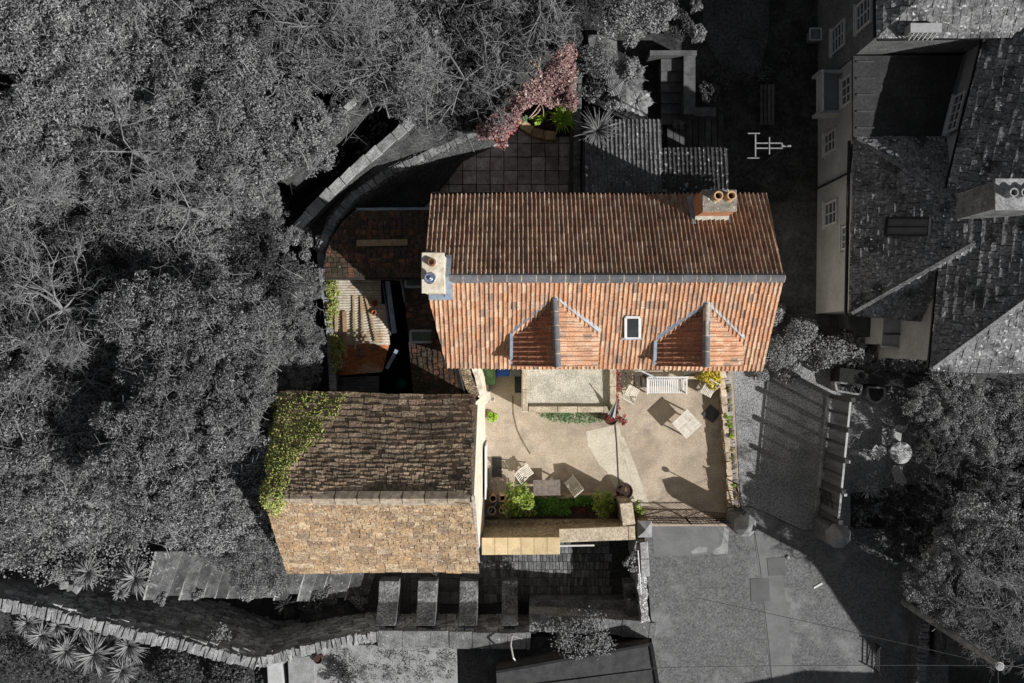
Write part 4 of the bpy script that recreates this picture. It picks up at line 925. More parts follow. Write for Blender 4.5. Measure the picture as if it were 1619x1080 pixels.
# red creeper and pots right of bay
scatter_leaves('red_creeper', [P2(972, 580, 1.6), P2(977, 580, 1.6), P2(979, 640, 1.6), P2(983, 655, 1.6), P2(976, 655, 1.6)], lambda x, y: 1.2+.8*((y+3.5)/3), 900, .1, .06, DRED, 'thin red creeper climbing the right side of the flat roofed bay', 'creeper', clump=.07)
pot('hanging_planter', 967, 662, .24, .8, TERRA, 'round dark planter of red flowers at the corner of the flat roofed bay')
shrub('red_flowers', *P2(966, 660, .9), .75, .24, DRED, 'cushion of dark red flowers in the planter by the bay corner', 'flowers', size=.055, nc=10, nl=45)
shrub('red_flowers', *P2(949, 658, .8), .3, .12, DRED, 'small tuft of red leaves at the end of the grey green strip', 'flowers', size=.055, nc=5, nl=30)
shrub('red_flowers', *P2(988, 664, .4), .05, .26, DRED, 'loose red leaved plant on the terrace right of the cable', 'flowers', size=.07, nc=8, nl=32)
# furled parasol
t = thing('parasol', 'furled white and black striped parasol leaning at the bay corner', 'parasol', P(968, 655, .8))
MB().tube([P(967, 661, 2.2), P(977, 629, 3.1)], .03, 8, .015).build('pole', WOODG, t)
for i in range(6):
    k = i*math.pi/3; A = Vector(P(969, 655, 2.4)); B_ = Vector(P(976, 632, 3.0)); d = Vector((math.cos(k), math.sin(k), 0))
    MB().add([A+d*.17, A+d*.03+Vector((d.y, -d.x, 0))*.07, B_, A+d*.03-Vector((d.y, -d.x, 0))*.07], [(0, 1, 2), (0, 2, 3)]).build('canopy_fold', WHITE if i % 2 else BLACK, t)
# overhead cable over the yard
tag(MB().tube([P(973, 660, .05), P(976, 700, .03), P(979, 766, .03), P(981, 776, .5), P(983, 795, 1.0), P(985, 826, 2.05)], .016, 5).build('cable', mat('grey_cable', (.13, .10, .09), bump=0), None, P(973, 660, .9)), 'thin dark cable stretched down the yard to the L shaped wall', 'cable')
tag(MB().tube([P(1002, 581, 3.0), P(1037, 597, 1.9)], .03, 8).build('awning_rod', LEADG, None, P(1037, 597, 1.9)), 'pale diagonal pole beneath the eaves above the white chair', 'pole')

# --- garden furniture
def make_chair(name, label, m, group, s=1.0):
    t = thing(name, label, 'chair', (0, 0, 0), group); W_ = .44*s
    mb = MB()
    for i in range(7): mb.box((-W_/2+.03+i*(W_-.06)/6, 0, .44), (.045, .40, .018))
    for y in (-.19, .19): mb.box((0, y, .425), (W_, .035, .02))
    mb.build('seat', m, t, local=True)
    mb = MB()
    for i in range(6): mb.bar((-W_/2+.05+i*(W_-.1)/5, .21, .50), (-W_/2+.05+i*(W_-.1)/5, .36, .86), .035, .014, up=(0, 1, 0))
    mb.bar((-W_/2, .215, .49), (W_/2, .215, .49), .03, .04); mb.bar((-W_/2, .365, .88), (W_/2, .365, .88), .035, .06)
    mb.build('backrest', m, t, local=True)
    for sx in (-1, 1):
        MB().bar((sx*W_/2, -.20, 0), (sx*W_/2, .37, .90), .025, .04).build('leg', m, t, local=True)
        MB().bar((sx*(W_/2-.03), .26, 0), (sx*(W_/2-.03), -.2, .43), .025, .04).build('leg', m, t, local=True)
    return t
cg = 'slatted folding chairs in the courtyard'
c_p = make_chair('folding_chair', 'white slatted folding chair just left of the long bench', WOODP, cg)
c_g = make_chair('folding_chair', 'grey brown folding chair left of the slatted table by the flower bed', WOODP, cg)
WOODD = mat('dark_garden_wood', (.10, .075, .06), (.06, .05, .04), scale=8, bump=.3)
c_d = make_chair('folding_chair', 'dark folding chair in shade beside the red creeper', WOODD, cg)
def put(o, px, py, z, rz): o.location = (*P2(px, py, z), 0); o.rotation_euler = (0, 0, rz)
put(c_p, 1000, 620, .45, R(150)); put(c_g, 832, 746, .45, R(125)); put(c_d, 988, 601, .45, R(40))
c2 = copy_tree(c_g); put(c2, 905, 765, .45, R(-140)); c2['label'] = 'grey brown folding chair right of the slatted table by the flower bed'
c3 = copy_tree(c_p); put(c3, 1120, 617, .45, R(-28)); c3['label'] = 'white slatted folding chair under the golden shrub, right of the bench'
c4 = copy_tree(c_d); put(c4, 1014, 604, .45, R(5)); c4['label'] = 'dark folding chair partly hidden at the left end of the bench'
# bench
t = thing('garden_bench', 'long whitewashed garden bench below the eaves', 'bench', (*P2(1054, 610, .45), 0)); bx, by = t.location.x, t.location.y; BW = 1.44
mb = MB()
for i in range(17): mb.box((bx-BW/2+.08+i*(BW-.16)/16, by-.02, .45), (.048, .50, .02))
for y in (-.25, .22): mb.box((bx, by+y, .425), (BW, .05, .04))
mb.build('seat', WHITE, t)
mb = MB()
for i in range(15): mb.bar((bx-BW/2+.1+i*(BW-.2)/14, by+.25, .5), (bx-BW/2+.1+i*(BW-.2)/14, by+.33, .84), .04, .015, up=(0, 1, 0))
mb.bar((bx-BW/2, by+.335, .87), (bx+BW/2, by+.335, .87), .04, .06); mb.build('backrest', WHITE, t)
for s in (-1, 1):
    MB().bar((bx+s*BW/2, by-.30, .63), (bx+s*BW/2, by+.30, .65), .06, .03).build('armrest', WHITE, t)
    MB().bar((bx+s*BW/2, by-.26, 0), (bx+s*BW/2, by-.26, .61), .05, .05).build('leg', WHITE, t)
    MB().bar((bx+s*BW/2, by+.24, 0), (bx+s*BW/2, by+.33, .86), .05, .05).build('leg', WHITE, t)
# square table
def slat_table(name, label, px, py, wx, wy, h, rz, m, n, cross=False):
    x, y = P2(px, py, h); t = thing(name, label, 'table', (x, y, 0), None, rz)
    mb = MB(); 
    for i in range(n): mb.box((-wx/2+.05+(i+.5)*(wx-.1)/n, 0, h-.012), ((wx-.1)/n-.008, wy-.12, .02))
    for s in (-1, 1): mb.box((0, s*(wy/2-.03), h-.01), (wx, .06, .028)); mb.box((s*(wx/2-.03), 0, h-.011), (.055, wy-.12, .026))
    if cross: mb.box((0, 0, h-.008), (.05, wy-.12, .026)); mb.box((0, 0, h-.0065), (wx-.12, .045, .026))
    mb.build('tabletop', m, t, local=True)
    for sx in (-1, 1):
        for sy in (-1, 1): MB().bar((sx*(wx/2-.06), sy*(wy/2-.06), 0), (sx*(wx/2-.06), sy*(wy/2-.06), h-.03), .05, .05).build('leg', m, t, local=True)
    return t
slat_table('square_table', 'square pale wooden table turned diagonally on the terrace', 1086.5, 670.5, .78, .78, .73, R(43), WOODP, 12, True)
slat_table('slatted_table', 'small oblong slatted table against the flower bed', 865, 771, 1.0, .58, .6, R(1), WOODG, 14)
tag(bev(MB().box((*P2(1125, 654), .03), (.50, .50, .04), R(52)).build('dark_slab', mat('black_slab', (.09, .09, .095)), None, (*P2(1125, 654), 0))), 'black square slab lying in the shadow of the low right wall', 'slab')

# right courtyard wall
rwall = thing('low_wall', 'low rough stone wall with small plants between courtyard and gravel drive', 'wall', (*P2(1152, 700, .5), 0))
rpx = [(1146, 586), (1149, 640), (1153, 700), (1157, 760), (1160, 812)]
wall_strip('masonry', [P2(*q, .5) for q in rpx], .40, -.2, .46, TANSTONE, rwall, rough=.04)
coping(rwall, [P2(x-3.5, y, .5) for x, y in rpx], .20, .46, mat('pink_cream_stone', (.62, .50, .38), (.46, .36, .26), scale=5, bump=.9, isl=.25), ln=.3, th=.09, jit=.045)
coping(rwall, [P2(x+5, y, .5) for x, y in rpx], .20, .42, mat('grey_white_stone', (.34, .32, .30), (.22, .2, .18), scale=5, bump=.9, isl=.3), ln=.18, th=.06, jit=.04, name='edge_stones')
scatter_leaves('wall_moss', [P2(x+1, y, .5) for x, y in rpx]+[P2(x+6, y, .5) for x, y in rpx[::-1]], lambda x, y: .50, 900, .05, .05, fol('wall_moss_leaf', [(.12, .10, .05), (.22, .22, .05), (.10, .06, .04)], (.08, .07, .03)), None, None, parent=rwall, clump=.07)
for (x, y, r_, l) in ((1151, 660, .12, 'uppermost small green tuft on the low wall'), (1153, 671, .13, 'middle bright green tuft on the low wall'), (1154, 690, .13, 'lower bright green tuft on the low wall'), (1160, 767, .1, 'small green tuft on the low wall close to the gate pier')):
    shrub('wall_plant', *P2(x, y, .6), .48, r_, LIME, l, 'plant', 'small plants growing on the low wall', size=.075, nc=5, nl=26)
shrub('golden_shrub', *P2(1126, 594, .9), .1, .52, GOLD, 'golden yellow and orange shrub under the right end of the eaves', 'shrub', size=.11, nc=16, nl=70)
shrub('green_shrub', *P2(1090, 591, .5), .1, .24, GRNG, 'small green plant at the left of the golden shrub', 'shrub', size=.07, nc=8, nl=45)
shrub('olive_shrub', *P2(1160, 812, .6), .0, .34, fol('autumn_leaf', [(.16, .20, .03), (.42, .25, .04), (.10, .13, .02), (.3, .12, .04)], (.08, .08, .02)), 'dark olive and rust bush at the lower end of the low wall', 'shrub', size=.08, nc=10, nl=60)
o = thing('trellis_fence', 'low stone edging with lattice fence under the eaves, right of the bench', 'fence', (*P2(1100, 594, .7), 0))
MB().bar(P(1080, 597, .3), P(1115, 597, .3), .1, .3).build('edging', MATS['pink_cream_stone'], o)
mb = MB()
for i in range(14): mb.bar(P(1082+i*2.6, 586, .9), P(1086+i*2.6, 592, .35), .012); mb.bar(P(1086+i*2.6, 586, .9), P(1082+i*2.6, 592, .35), .012)
mb.build('lattice', WOODG, o)

# iron gates
def gate(name, label, a, b, h, z0=0.0, sp=.13, arch=.0, group='wrought iron gates'):
    a, b = Vector((*a, z0)), Vector((*b, z0)); L_ = (b-a).length; d = (b-a).normalized(); t = thing(name, label, 'gate', a, group)
    fr = MB()
    for zz in (.08, h*.55, h-.05): fr.bar(a+Vector((0, 0, zz)), b+Vector((0, 0, zz)), .03, .03)
    for e in (a, b): fr.bar(e, e+Vector((0, 0, h+.05)), .045, .045)
    fr.bar(a+Vector((0, 0, .1)), b+Vector((0, 0, h*.55)), .02, .02)
    fr.build('frame', BLACK, t)
    br = MB(); n = int(L_/sp)
    for i in range(1, n):
        p_ = a+d*(L_*i/n); br.tube([p_+Vector((0, 0, .08)), p_+Vector((0, 0, h+(.1 if i % 2 else .02)))], .009, 5)
    br.build('bars', BLACK, t); return t
m0 = P2(1016, 818); m1 = P2(1085, 820); m2 = P2(1150, 819)
gate('iron_gate', 'left leaf of the closed iron gate into the courtyard', m0, m1, 1.05); gate('iron_gate', 'right leaf of the closed iron gate into the courtyard', m1, m2, 1.05)
gate('iron_gate', 'open iron gate leaf beside the low wall at the foot of the drive', P2(1152+8, 762), P2(1171, 812), .95, sp=.1)
gate('iron_gate', 'open iron gate leaf next to the right hand gate pier', P2(1295, 772), P2(1303, 820), 1.4, sp=.1)
gate('iron_gate', 'black railing panel standing at the edge of the road shadow', P2(1385, 1018), P2(1384, 1058), .45, sp=.12)
# gate piers
def pier(label, px, py, z, s, mcap, mbody, z0=-.1):
    x, y = P2(px, py, z); t = thing('gate_pier', label, 'gate pier', (x, y, z0), 'gate piers with pyramid caps')
    bev(MB().box((x, y, (z-.2+z0)/2), (s*.8, s*.8, z-.2-z0)).build('shaft', mbody, t), .02)
    mb = MB(); r = s/2; zc = z-.2
    ang = [R(22.5+45*i) for i in range(8)]; ring = [(x+r*1.08*math.cos(k), y+r*1.08*math.sin(k)) for k in ang]
    mb.prism(ring, zc, zc+.08)
    V = [(a_, b_, zc+.081) for a_, b_ in ring]+[(x, y, z+.38)]
    mb.add(V, [(i, (i+1) % 8, 8) for i in range(8)]); bev(mb.build('cap', mcap, t), .012); return t
PC = mat('pier_cap_stone', g(.26), g(.19), scale=4, bump=.4, fine=.2)
pier('grey stone gate pier with faceted pyramid cap beside the courtyard gate', 1180, 832, 2.0, .78, PC, RUBG)
pier('grey stone gate pier with faceted pyramid cap at the end of the panel fence', 1328, 848, 2.0, .86, PC, RUBG)
x, y = P2(1021, 838, 1.5); t = thing('gate_pier', 'small low gate pier with square cap at the left of the iron gate', 'gate pier', (x, y, -.1), 'gate piers with pyramid caps')
MB().box((x, y, .6), (.40, .5, 1.4)).build('shaft', TANSTONE, t)
MB().add([(x-.26, y-.3, 1.32), (x+.26, y-.3, 1.32), (x+.26, y+.3, 1.32), (x-.26, y+.3, 1.32), (x-.26, y-.3, 1.24), (x+.26, y-.3, 1.24), (x+.26, y+.3, 1.24), (x-.26, y+.3, 1.24), (x, y, 1.55)],
         [(0, 1, 8), (1, 2, 8), (2, 3, 8), (3, 0, 8), (0, 4, 5, 1), (1, 5, 6, 2), (2, 6, 7, 3), (3, 7, 4, 0)]).build('cap', PALEC, t)
t = thing('shadow_caster_post', 'dark ball on a thin post, added to cast its shadow on the courtyard', 'shadow caster', (*P2(1157, 796), 0))  # ball and post put in only to throw a round shadow on the yard
MB().tube([(*P2(1157, 796), 0), (*P2(1157, 796), 2.1)], .02, 6).build('post', BLACK, t)  # added post that carries the shadow-casting ball
MB().lathe((*P2(1157, 796), 2.08), [(.0, 0), (.06, .02), (.10, .09), (.08, .16), (.0, .2)], 14, cap=False).build('caster_ball', mat('caster_ball_dark', (.05, .05, .05), rough=.3), t, smooth=True)
# sill/threshold steps in front of the gate
tag(MB().prism([P2(1010, 800), P2(1160, 812), P2(1166, 829), P2(1016, 829)], 0, .012).build('threshold', mat('threshold_stone', (.48, .38, .28), (.3, .22, .16), scale=2, bump=.9, fine=.4, stone=(2.4, 9, 5, (.16, .11, .08)))), kind='structure')

# ================================================================ EAST: panel fence, garden
fz = 2.1
pf = thing('panel_fence', 'tall fence of translucent grey panels with a white top rail beside the drive', 'fence', (*P2(1320, 720), 0))
fa, fb = Vector((*P2(1345.5, 632, fz), 0)), Vector((*P2(1326, 824, fz), 0)); nf = 8
for i in range(nf):
    p, q = fa+(fb-fa)*(i/nf), fa+(fb-fa)*((i+1)/nf)
    MB().bar(p+(q-p)*.03+Vector((0, 0, fz/2)), p+(q-p)*.97+Vector((0, 0, fz/2)), .02, fz-.16).build('fence_panel', PANEL, pf)
for i in range(nf+1):
    p = fa+(fb-fa)*(i/nf); MB().bar(p, p+Vector((0, 0, fz+.02+(.25 if i % 2 == 0 else 0))), .15 if i % 2 == 0 else .08, .15 if i % 2 == 0 else .08).build('post', WOODK, pf)
MB().bar(fa+Vector((0, 0, fz)), fb+Vector((0, 0, fz)), .07, .05).build('top_rail', GREYW, pf)
for (x, y) in ((1341, 730), (1336, 782)): MB().box((*P2(x, y, fz), fz+.06), (.1, .1, .1)).build('post_cap', GREYW, pf)
coping(pf, [(p.x-.14, p.y) for p in (fa, fb)], .12, -.02, GRPALE, ln=.4, th=.12, name='edging_stones')
# planters
t = thing('stone_planter', 'rectangular pale rimmed planter at the top of the panel fence', 'planter', (*P2(1341, 613, .5), 0))
cs = [P2(x, y, .5) for x, y in ((1321, 604), (1363, 609), (1361, 624), (1324, 618))]
mb = MB()
for i in range(4): mb.bar((*cs[i], .48), (*cs[(i+1) % 4], .48), .07, .06+.003*(i % 2)); mb.bar((*cs[i], .22), (*cs[(i+1) % 4], .22), .05, .44)
mb.build('rim', GRPALE, t); MB().prism(cs, -.02, .38).build('soil', SOIL, t)
scatter_leaves('foliage', cs, lambda x, y: .4, 500, .08, .06, LG1, None, None, parent=t, clump=.09)
t = thing('stone_planter', 'D shaped pale rimmed planter beside the rectangular one', 'planter', (*P2(1387, 623, .5), 0))
cs = [P2(x, y, .5) for x, y in ((1373, 612), (1400, 614), (1400, 626), (1394, 634), (1385, 637), (1377, 633), (1373, 625))]
mb = MB()
for i in range(len(cs)): mb.bar((*cs[i], .48), (*cs[(i+1) % len(cs)], .48), .06, .06+.003*(i % 2)); mb.bar((*cs[i], .22), (*cs[(i+1) % len(cs)], .22), .04, .44)
mb.build('rim', GRPALE, t); MB().prism(cs, -.02, .34).build('soil', SOIL, t)
# long dark hedge/wall above planters
hw = thing('hedge', 'narrow dark clipped hedge behind the two stone planters', 'hedge', (*P2(1420, 604, 1), 0))
wall_strip('boards', [P2(1330, 593, 1.2), P2(1420, 600, 1.2), P2(1505, 612, 1.2)], .5, -.1, 1.1, mat('hedge_black', g(.02), g(.012), scale=6, bump=.9, fine=.6), hw)
# round table and chairs
t = thing('round_table', 'round pale metal garden table in the shady garden', 'table', (*P2(1425, 716, .72), 0)); tx, ty = t.location.x, t.location.y
MB().lathe((tx, ty, .69), [(.40, 0), (.41, .02), (.40, .035)], 32).build('tabletop', mat('mottled_table', g(.5), g(.3), scale=5, bump=.2, thr=(.45, .55)), t)
MB().lathe((tx, ty, 0), [(.22, 0), (.2, .03), (.03, .06), (.03, .69)], 16).build('pedestal', GREYP, t)
c_e = make_chair('garden_chair', 'white metal chair above the round table in the garden', GREYW, 'chairs round the garden table', .85)
put(c_e, 1418, 688, .45, R(-5)); 
for (x, y, rz, l) in ((1387, 717, 55, 'white metal chair left of the round table in the garden'), (1420, 745, 175, 'white metal chair below the round table in the garden'), (1457, 722, -85, 'shaded metal chair right of the round table in the garden')):
    c = copy_tree(c_e); put(c, x, y, .45, R(rz)); c['label'] = l

# ================================================================ NORTH NEIGHBOUR YARD
ob = thing('outbuilding', 'low neighbouring outbuilding with ribbed grey tile roof, a sunlit triangle on it', 'outbuilding', (*P2(1040, 260, 2.6), 0))
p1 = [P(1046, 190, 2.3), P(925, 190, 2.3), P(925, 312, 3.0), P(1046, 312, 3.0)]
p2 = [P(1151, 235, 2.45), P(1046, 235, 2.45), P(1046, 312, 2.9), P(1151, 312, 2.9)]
NT2 = mat('shade_toned_grey_tile', g(.04), g(.02), ramp=[g(.04), g(.07), g(.05)], scale=2, bump=.5, fine=.6, speck=(g(.40), 8, .62))  # tile colour darkened to stand in for shadow on this part; pale specks
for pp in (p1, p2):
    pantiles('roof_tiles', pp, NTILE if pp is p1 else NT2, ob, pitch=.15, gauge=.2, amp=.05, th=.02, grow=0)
    dk = MB(); deck(dk, pp, .1, .02); dk.build('roof_deck', MATS['roof_felt'], ob)
    MB().prism([q[:2] for q in pp], -.1, 2.15).build('wall', GRSTONE, ob)
# steps and low walls of the yard
st = thing('garden_steps', 'dark stone steps with side walls in the shaded upper yard', 'steps', (*P2(1085, 140, .8), -.05))
for i, (yy) in enumerate(range(95, 190, 17)): MB().box((*P2(1066, yy+8, .8-i*.12), (.8-i*.12)/2), (.95, .42, .85-i*.12)).build('step', mat('dark_step_stone', g(.13), g(.08), scale=3, bump=.6), st)  # dark grey stone shared by the steps and their side walls
MB().box((*P2(1091, 130, 1.2), .55), (.42, 2.3, 1.25)).build('side_wall', MATS['dark_step_stone'], st)
MB().box((*P2(1065, 84, 1.2), .55), (1.7, .18, 1.35)).build('back_wall', MATS['dark_step_stone'], st)
MB().box((*P2(1112, 176, .8), .35), (.95, .32, .8)).build('side_wall', MATS['dark_step_stone'], st)
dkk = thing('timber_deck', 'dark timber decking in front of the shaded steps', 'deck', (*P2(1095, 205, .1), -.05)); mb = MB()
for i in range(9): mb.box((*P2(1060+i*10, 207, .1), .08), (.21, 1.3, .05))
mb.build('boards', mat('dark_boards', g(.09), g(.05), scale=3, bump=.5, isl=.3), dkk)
for (x, y, s) in ((968, 78, 34), ): sheet('sunlit_paving', [(930, 55), (975, 55), (978, 100), (935, 98)], .6, GRCOP, thick=.7)
# benches, tubs in shade
shrub('potted_plant', *P2(1075, 200, .5), .1, .3, LG1, 'round leaved pot plant on the dark timber decking', 'plant', size=.12, nc=8, nl=30, stemm=BARK)
t = thing('wooden_bench', 'long dark wooden bench in the shaded yard left of the tall wall', 'bench', (*P2(1210, 165, .5), -.05)); mb = MB()
for i in range(4): mb.box((P2(1205+i*6, 165, .5)[0], P2(0, 165, .5)[1], .45), (.10, 1.5, .04))
mb.build('seat', MATS['dark_boards'], t)
for s in (-.6, .6): MB().box((P2(1214, 0, .5)[0], P2(0, 165, .5)[1]+s, .2), (.5, .08, .44)).build('leg', MATS['dark_boards'], t)
for (x, y, r_, l) in ((1178, 120, .3, 'pale ornamental grass curl at the edge of the grey lawn'), (1213, 118, .35, 'dim round bush beside the grey lawn'), (1245, 85, .3, 'dim bush against the white framed box'), (1255, 110, .25, 'low dim bush near the tall wall')):
    shrub('yard_bush', *P2(x, y, .5), 0, r_, LG2, l, 'shrub', size=.09, nc=9, nl=45, stemm=BARK)
def frame_box(px, py, sz, l, h=.5):
    x, y = P2(px, py, h); t = thing('cold_frame', l, 'cold frame', (x, y, -.05)); mb = MB()
    for sx, sy, dx, dy in ((0, 1, sz, .05), (0, -1, sz, .05), (1, 0, .05, sz), (-1, 0, .05, sz)): mb.box((x+sx*sz/2, y+sy*sz/2, h+(.004 if sx else 0)), (dx, dy, .05))
    mb.build('frame', GREYW, t); MB().box((x, y, h/2-.03), (sz-.06, sz-.06, h)).build('box', GREYP, t)
frame_box(1290, 54, .42, 'white framed box at the foot of the tall grey wall')
# TV aerial
ALU = mat('dull_aluminium', g(.30), g(.22), rough=.5, bump=0)
ae = thing('tv_aerial', 'pale H shaped television aerial over the shaded yard', 'aerial', (*P2(1244, 231, 6), -.05)); Z = 6.0
MB().tube([(*P2(1244, 231, Z), -.05), (*P2(1244, 231, Z), Z+.1)], .025, 8).build('mast', BLACK, ae)
am = MB(); am.bar(P(1194, 226.5, Z), P(1237, 226.5, Z), .035); am.bar(P(1194, 234.5, Z), P(1237, 234.5, Z), .035); am.bar(P(1237, 226, Z), P(1237, 235, Z), .035); am.bar(P(1237, 231, Z), P(1251, 231, Z), .05)
am.build('boom', ALU, ae)
am = MB(); am.bar(P(1195, 213, Z), P(1195, 248, Z), .04, .03); am.bar(P(1183, 211, Z), P(1202, 211, Z), .03); am.bar(P(1182, 250, Z), P(1201, 250, Z), .03); am.bar(P(1217, 217, Z+.02), P(1217, 244, Z+.02), .03); am.build('reflector', ALU, ae)

# ================================================================ BIG HOUSE ON THE RIGHT
bh = thing('stone_house', 'large multi roofed stone slated house filling the upper right corner', 'house', (15, 5, 0))
# wing A (north)
wA = MB().prism([(11.5, 9.6), (25, 9.8), (25, 17), (11.5, 17)], -.1, 6.4).build('north_wing_wall', RUBG, bh)
sA = [(25, 9.6, 6.5), (11.4, 9.5, 6.5), (14.9, 13.1, 9.5), (25, 13.2, 9.5)]; hA = [(11.4, 9.5, 6.5), (11.4, 17, 6.5), (14.9, 13.1, 9.5)]
ra = MB(); deck(ra, sA); deck(ra, hA); rAo = ra.build('north_roof', MATS['roof_felt'], bh)
slates('slates', sA, GST, rAo, w=.34, gauge=.26, th=.06); slates('slates', hA, GST, rAo, w=.34, gauge=.26, th=.06)
# small dormer on wing A
dm = MB(); q = P(1465, 50, 7.2); dm.box((q[0], q[1]+.12, 6.95), (.95, .28, .5)); dm.build('dormer', RENDG, bh)
mb = MB()
for i in range(6): mb.bar((q[0]-.36+i*.14, q[1]-.03, 7.15), (q[0]-.36+i*.14, q[1]-.12, 6.75), .03)
mb.build('dormer_rails', GREYW, bh)
# mid flat roof
MB().prism([(11.5, 6.5), (14.9, 6.5), (15.2, 9.55), (11.5, 9.55)], -.1, 4.2).build('link_wall', RENDG, bh)
MB().prism([(11.35, 6.7), (14.2, 6.7), (15.0, 9.5), (11.35, 9.5)], 4.21, 4.34).build('flat_roof', mat('dark_lead_roof', g(.045), g(.03), scale=1.2, bump=.4, fine=.3), bh)
for i in range(5): MB().box((11.75, 7.1+i*.55, 4.36), (.6, .05, .05)).build('roof_batten', WOODK, bh)
# hipped front wing
MB().prism([(11.5, 6.6), (11.42, 1.05), (13.7, .95), (14.1, 6.6)], -.1, 4.2).build('front_wing_wall', RENDG, bh)
ap = (14.3, 3.9, 6.65); nw_, sw_ = (11.42, 6.72, 4.3), (11.27, .93, 4.3); se_, ne_ = (13.9, .76, 4.3), (14.5, 6.7, 4.3); ap2 = (14.2, 3.0, 6.65)
rr = MB(); W1 = [nw_, sw_, ap2, ap]; N1 = [ne_, nw_, ap]; S1 = [sw_, se_, ap2]
for f in (W1, N1, S1): deck(rr, f)
ro = rr.build('front_roof', MATS['roof_felt'], bh)
for f in (W1, N1, S1): slates('slates', f, GST, ro, w=.24, gauge=.19, th=.06, jit=.04)
MB().bar((sw_[0], sw_[1], 4.46), (ap2[0], ap2[1], 6.82), .11, .05).build('hip', GRCOP, ro)
MB().bar((nw_[0]+.02, nw_[1], 4.46), (ap[0], ap[1], 6.82), .10, .05).build('hip', GRCOP, ro)
# skylight on west slope
zs = lambda px, z=5.5: z
cs = [Vector(P(x, y, z)) for x, y, z in ((1400, 345, 5.22), (1468, 345, 6.2), (1466, 373, 6.2), (1397, 373, 5.22))]
mb = MB()
for i in range(4): mb.bar(cs[i]+Vector((0, 0, .12)), cs[(i+1) % 4]+Vector((0, 0, .12)), .07, .08+.003*(i % 2))
mb.bar((cs[0]+cs[3])/2+Vector((0, 0, .12)), (cs[1]+cs[2])/2+Vector((0, 0, .12)), .04, .05)
skl = mb.build('skylight', BLACK, bh); MB().add([c+Vector((0, 0, .11)) for c in cs], [(0, 1, 2, 3)]).build('glass', mat('grey_glass', g(.10), g(.08), rough=.3, fine=.05), skl)
# main east range
MB().prism([(13.95, 5.0), (13.5, -.6), (25, -1.0), (25, 9.7), (15.2, 9.7)], -.1, 5.9).build('east_range_wall', RENDG, bh)
e0, e1, e2 = (15.0, 9.7, 6.0), (13.8, 4.8, 6.0), (13.26, -.84, 6.0); r0, r1, r2 = (18.0, 9.9, 8.35), (16.9, 4.7, 8.3), (16.6, 2.4, 8.3)
F1, F2, F3 = [e0, e1, r1, r0], [e1, e2, r2, r1], [e2, (25, -1.25, 6), (25, 2.2, 8.3), r2]; F4 = [(25, 2.2, 8.3), r2, r1, r0, (25, 9.8, 8.3)]
rr = MB()
for f in (F1, F2, F3): deck(rr, f)
rr.add(F4, [(0, 1, 2, 3, 4)])
ro = rr.build('east_roof', MATS['roof_felt'], bh)
for f in (F1, F2, F3): slates('slates', f, GST, ro, w=.30, gauge=.30, th=.06, jit=.03)
MB().bar((e2[0], e2[1], 6.18), (r2[0], r2[1], 8.48), .10, .06).build('hip', GRPALE, ro)
for a_, b_ in ((e0, e1), (e1, e2)): MB().bar((a_[0]-.07, a_[1], 5.95), (b_[0]-.07, b_[1], 5.95), .10, .09).build('gutter', BLACK, bh)
MB().bar((11.26, 6.7, 4.22), (11.14, .9, 4.22), .09, .09).build('gutter', BLACK, bh)
MB().bar((11.33, 9.5, 6.42), (11.33, 17, 6.42), .1, .1).bar((11.4, 9.43, 6.42), (15.2, 9.5, 6.42), .09, .1).build('gutter', BLACK, bh)
# chimney
MB().box((14.6, 4.2, 7.6), (1.5, .8, 3.0)).build('chimney', GRCOP, bh)
cc = MB()
for i in range(4): cc.lathe((14.15+i*.32, 4.2, 9.1), [(.13, 0), (.11, .35), (.13, .4), (.09, .4), (.08, .1)], 12)
cc.build('chimney_pots', GRPALE, bh); MB().box((14.6, 4.2, 9.07), (1.6, .9, .09)).build('chimney_cap', GRPALE, bh)
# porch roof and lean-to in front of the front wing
MB().prism([P2(1398, 497, 2.6), P2(1476, 505, 2.6), P2(1472, 553, 2.6), P2(1394, 547, 2.6)], 2.5, 2.6).build('porch_roof', RENDG, bh)
MB().bar(P(1394, 548, 2.64), P(1472, 554, 2.64), .07, .07).build('porch_edge', GREYW, bh); MB().bar(P(1398, 528, 2.64), P(1474, 529, 2.64), .04, .05).build('porch_bar', BLACK, bh)
MB().prism([P2(1400, 499, 2.6), P2(1474, 507, 2.6), P2(1470, 550, 2.6), P2(1398, 544, 2.6)], -.1, 2.49).build('porch_wall', RENDG, bh)
MB().prism([P2(1340, 495, 1.2), P2(1400, 500, 1.2), P2(1392, 540, 1.2), P2(1345, 520, 1.2)], -.1, 1.2).build('side_block', mat('dark_lean', g(.06), g(.04)), bh)
# windows on the west fronts
for (x, yy, z, wd, ht, c_, r_) in ((11.5, 10.7, 5.0, .85, 1.3, 2, 4), (11.5, 12.6, 5.0, .85, 1.3, 2, 4), (11.5, 10.7, 2.4, .85, 1.3, 2, 4), (11.5, 12.8, 2.4, .85, 1.3, 2, 4), (11.5, 8.6, 3.3, .9, .9, 3, 2), (11.5, 7.2, 1.5, .7, 1.2, 2, 3)):
    window(bh, (x, yy, z), -1, 0, wd, ht, c_, r_)
window(bh, (11.44, 3.55, 3.5), -1, 0, .75, .8, 3, 3); window(bh, (11.46, 4.6, 1.7), -1, 0, .8, 1.3, 2, 3)
nn = Vector((-(9.7-4.8), 1.2, 0)).normalized(); wc_ = Vector((14.55, 7.4, 5.15)); window(bh, tuple(wc_+nn*.12), nn.x, nn.y, 1.2, .75, 4, 2)
MB().tube([(11.38, 6.6, 4.2), (11.38, 5.7, 3.9), (11.38, 5.7, 0)], .045, 6).build('drain_pipe', BLACK, bh)
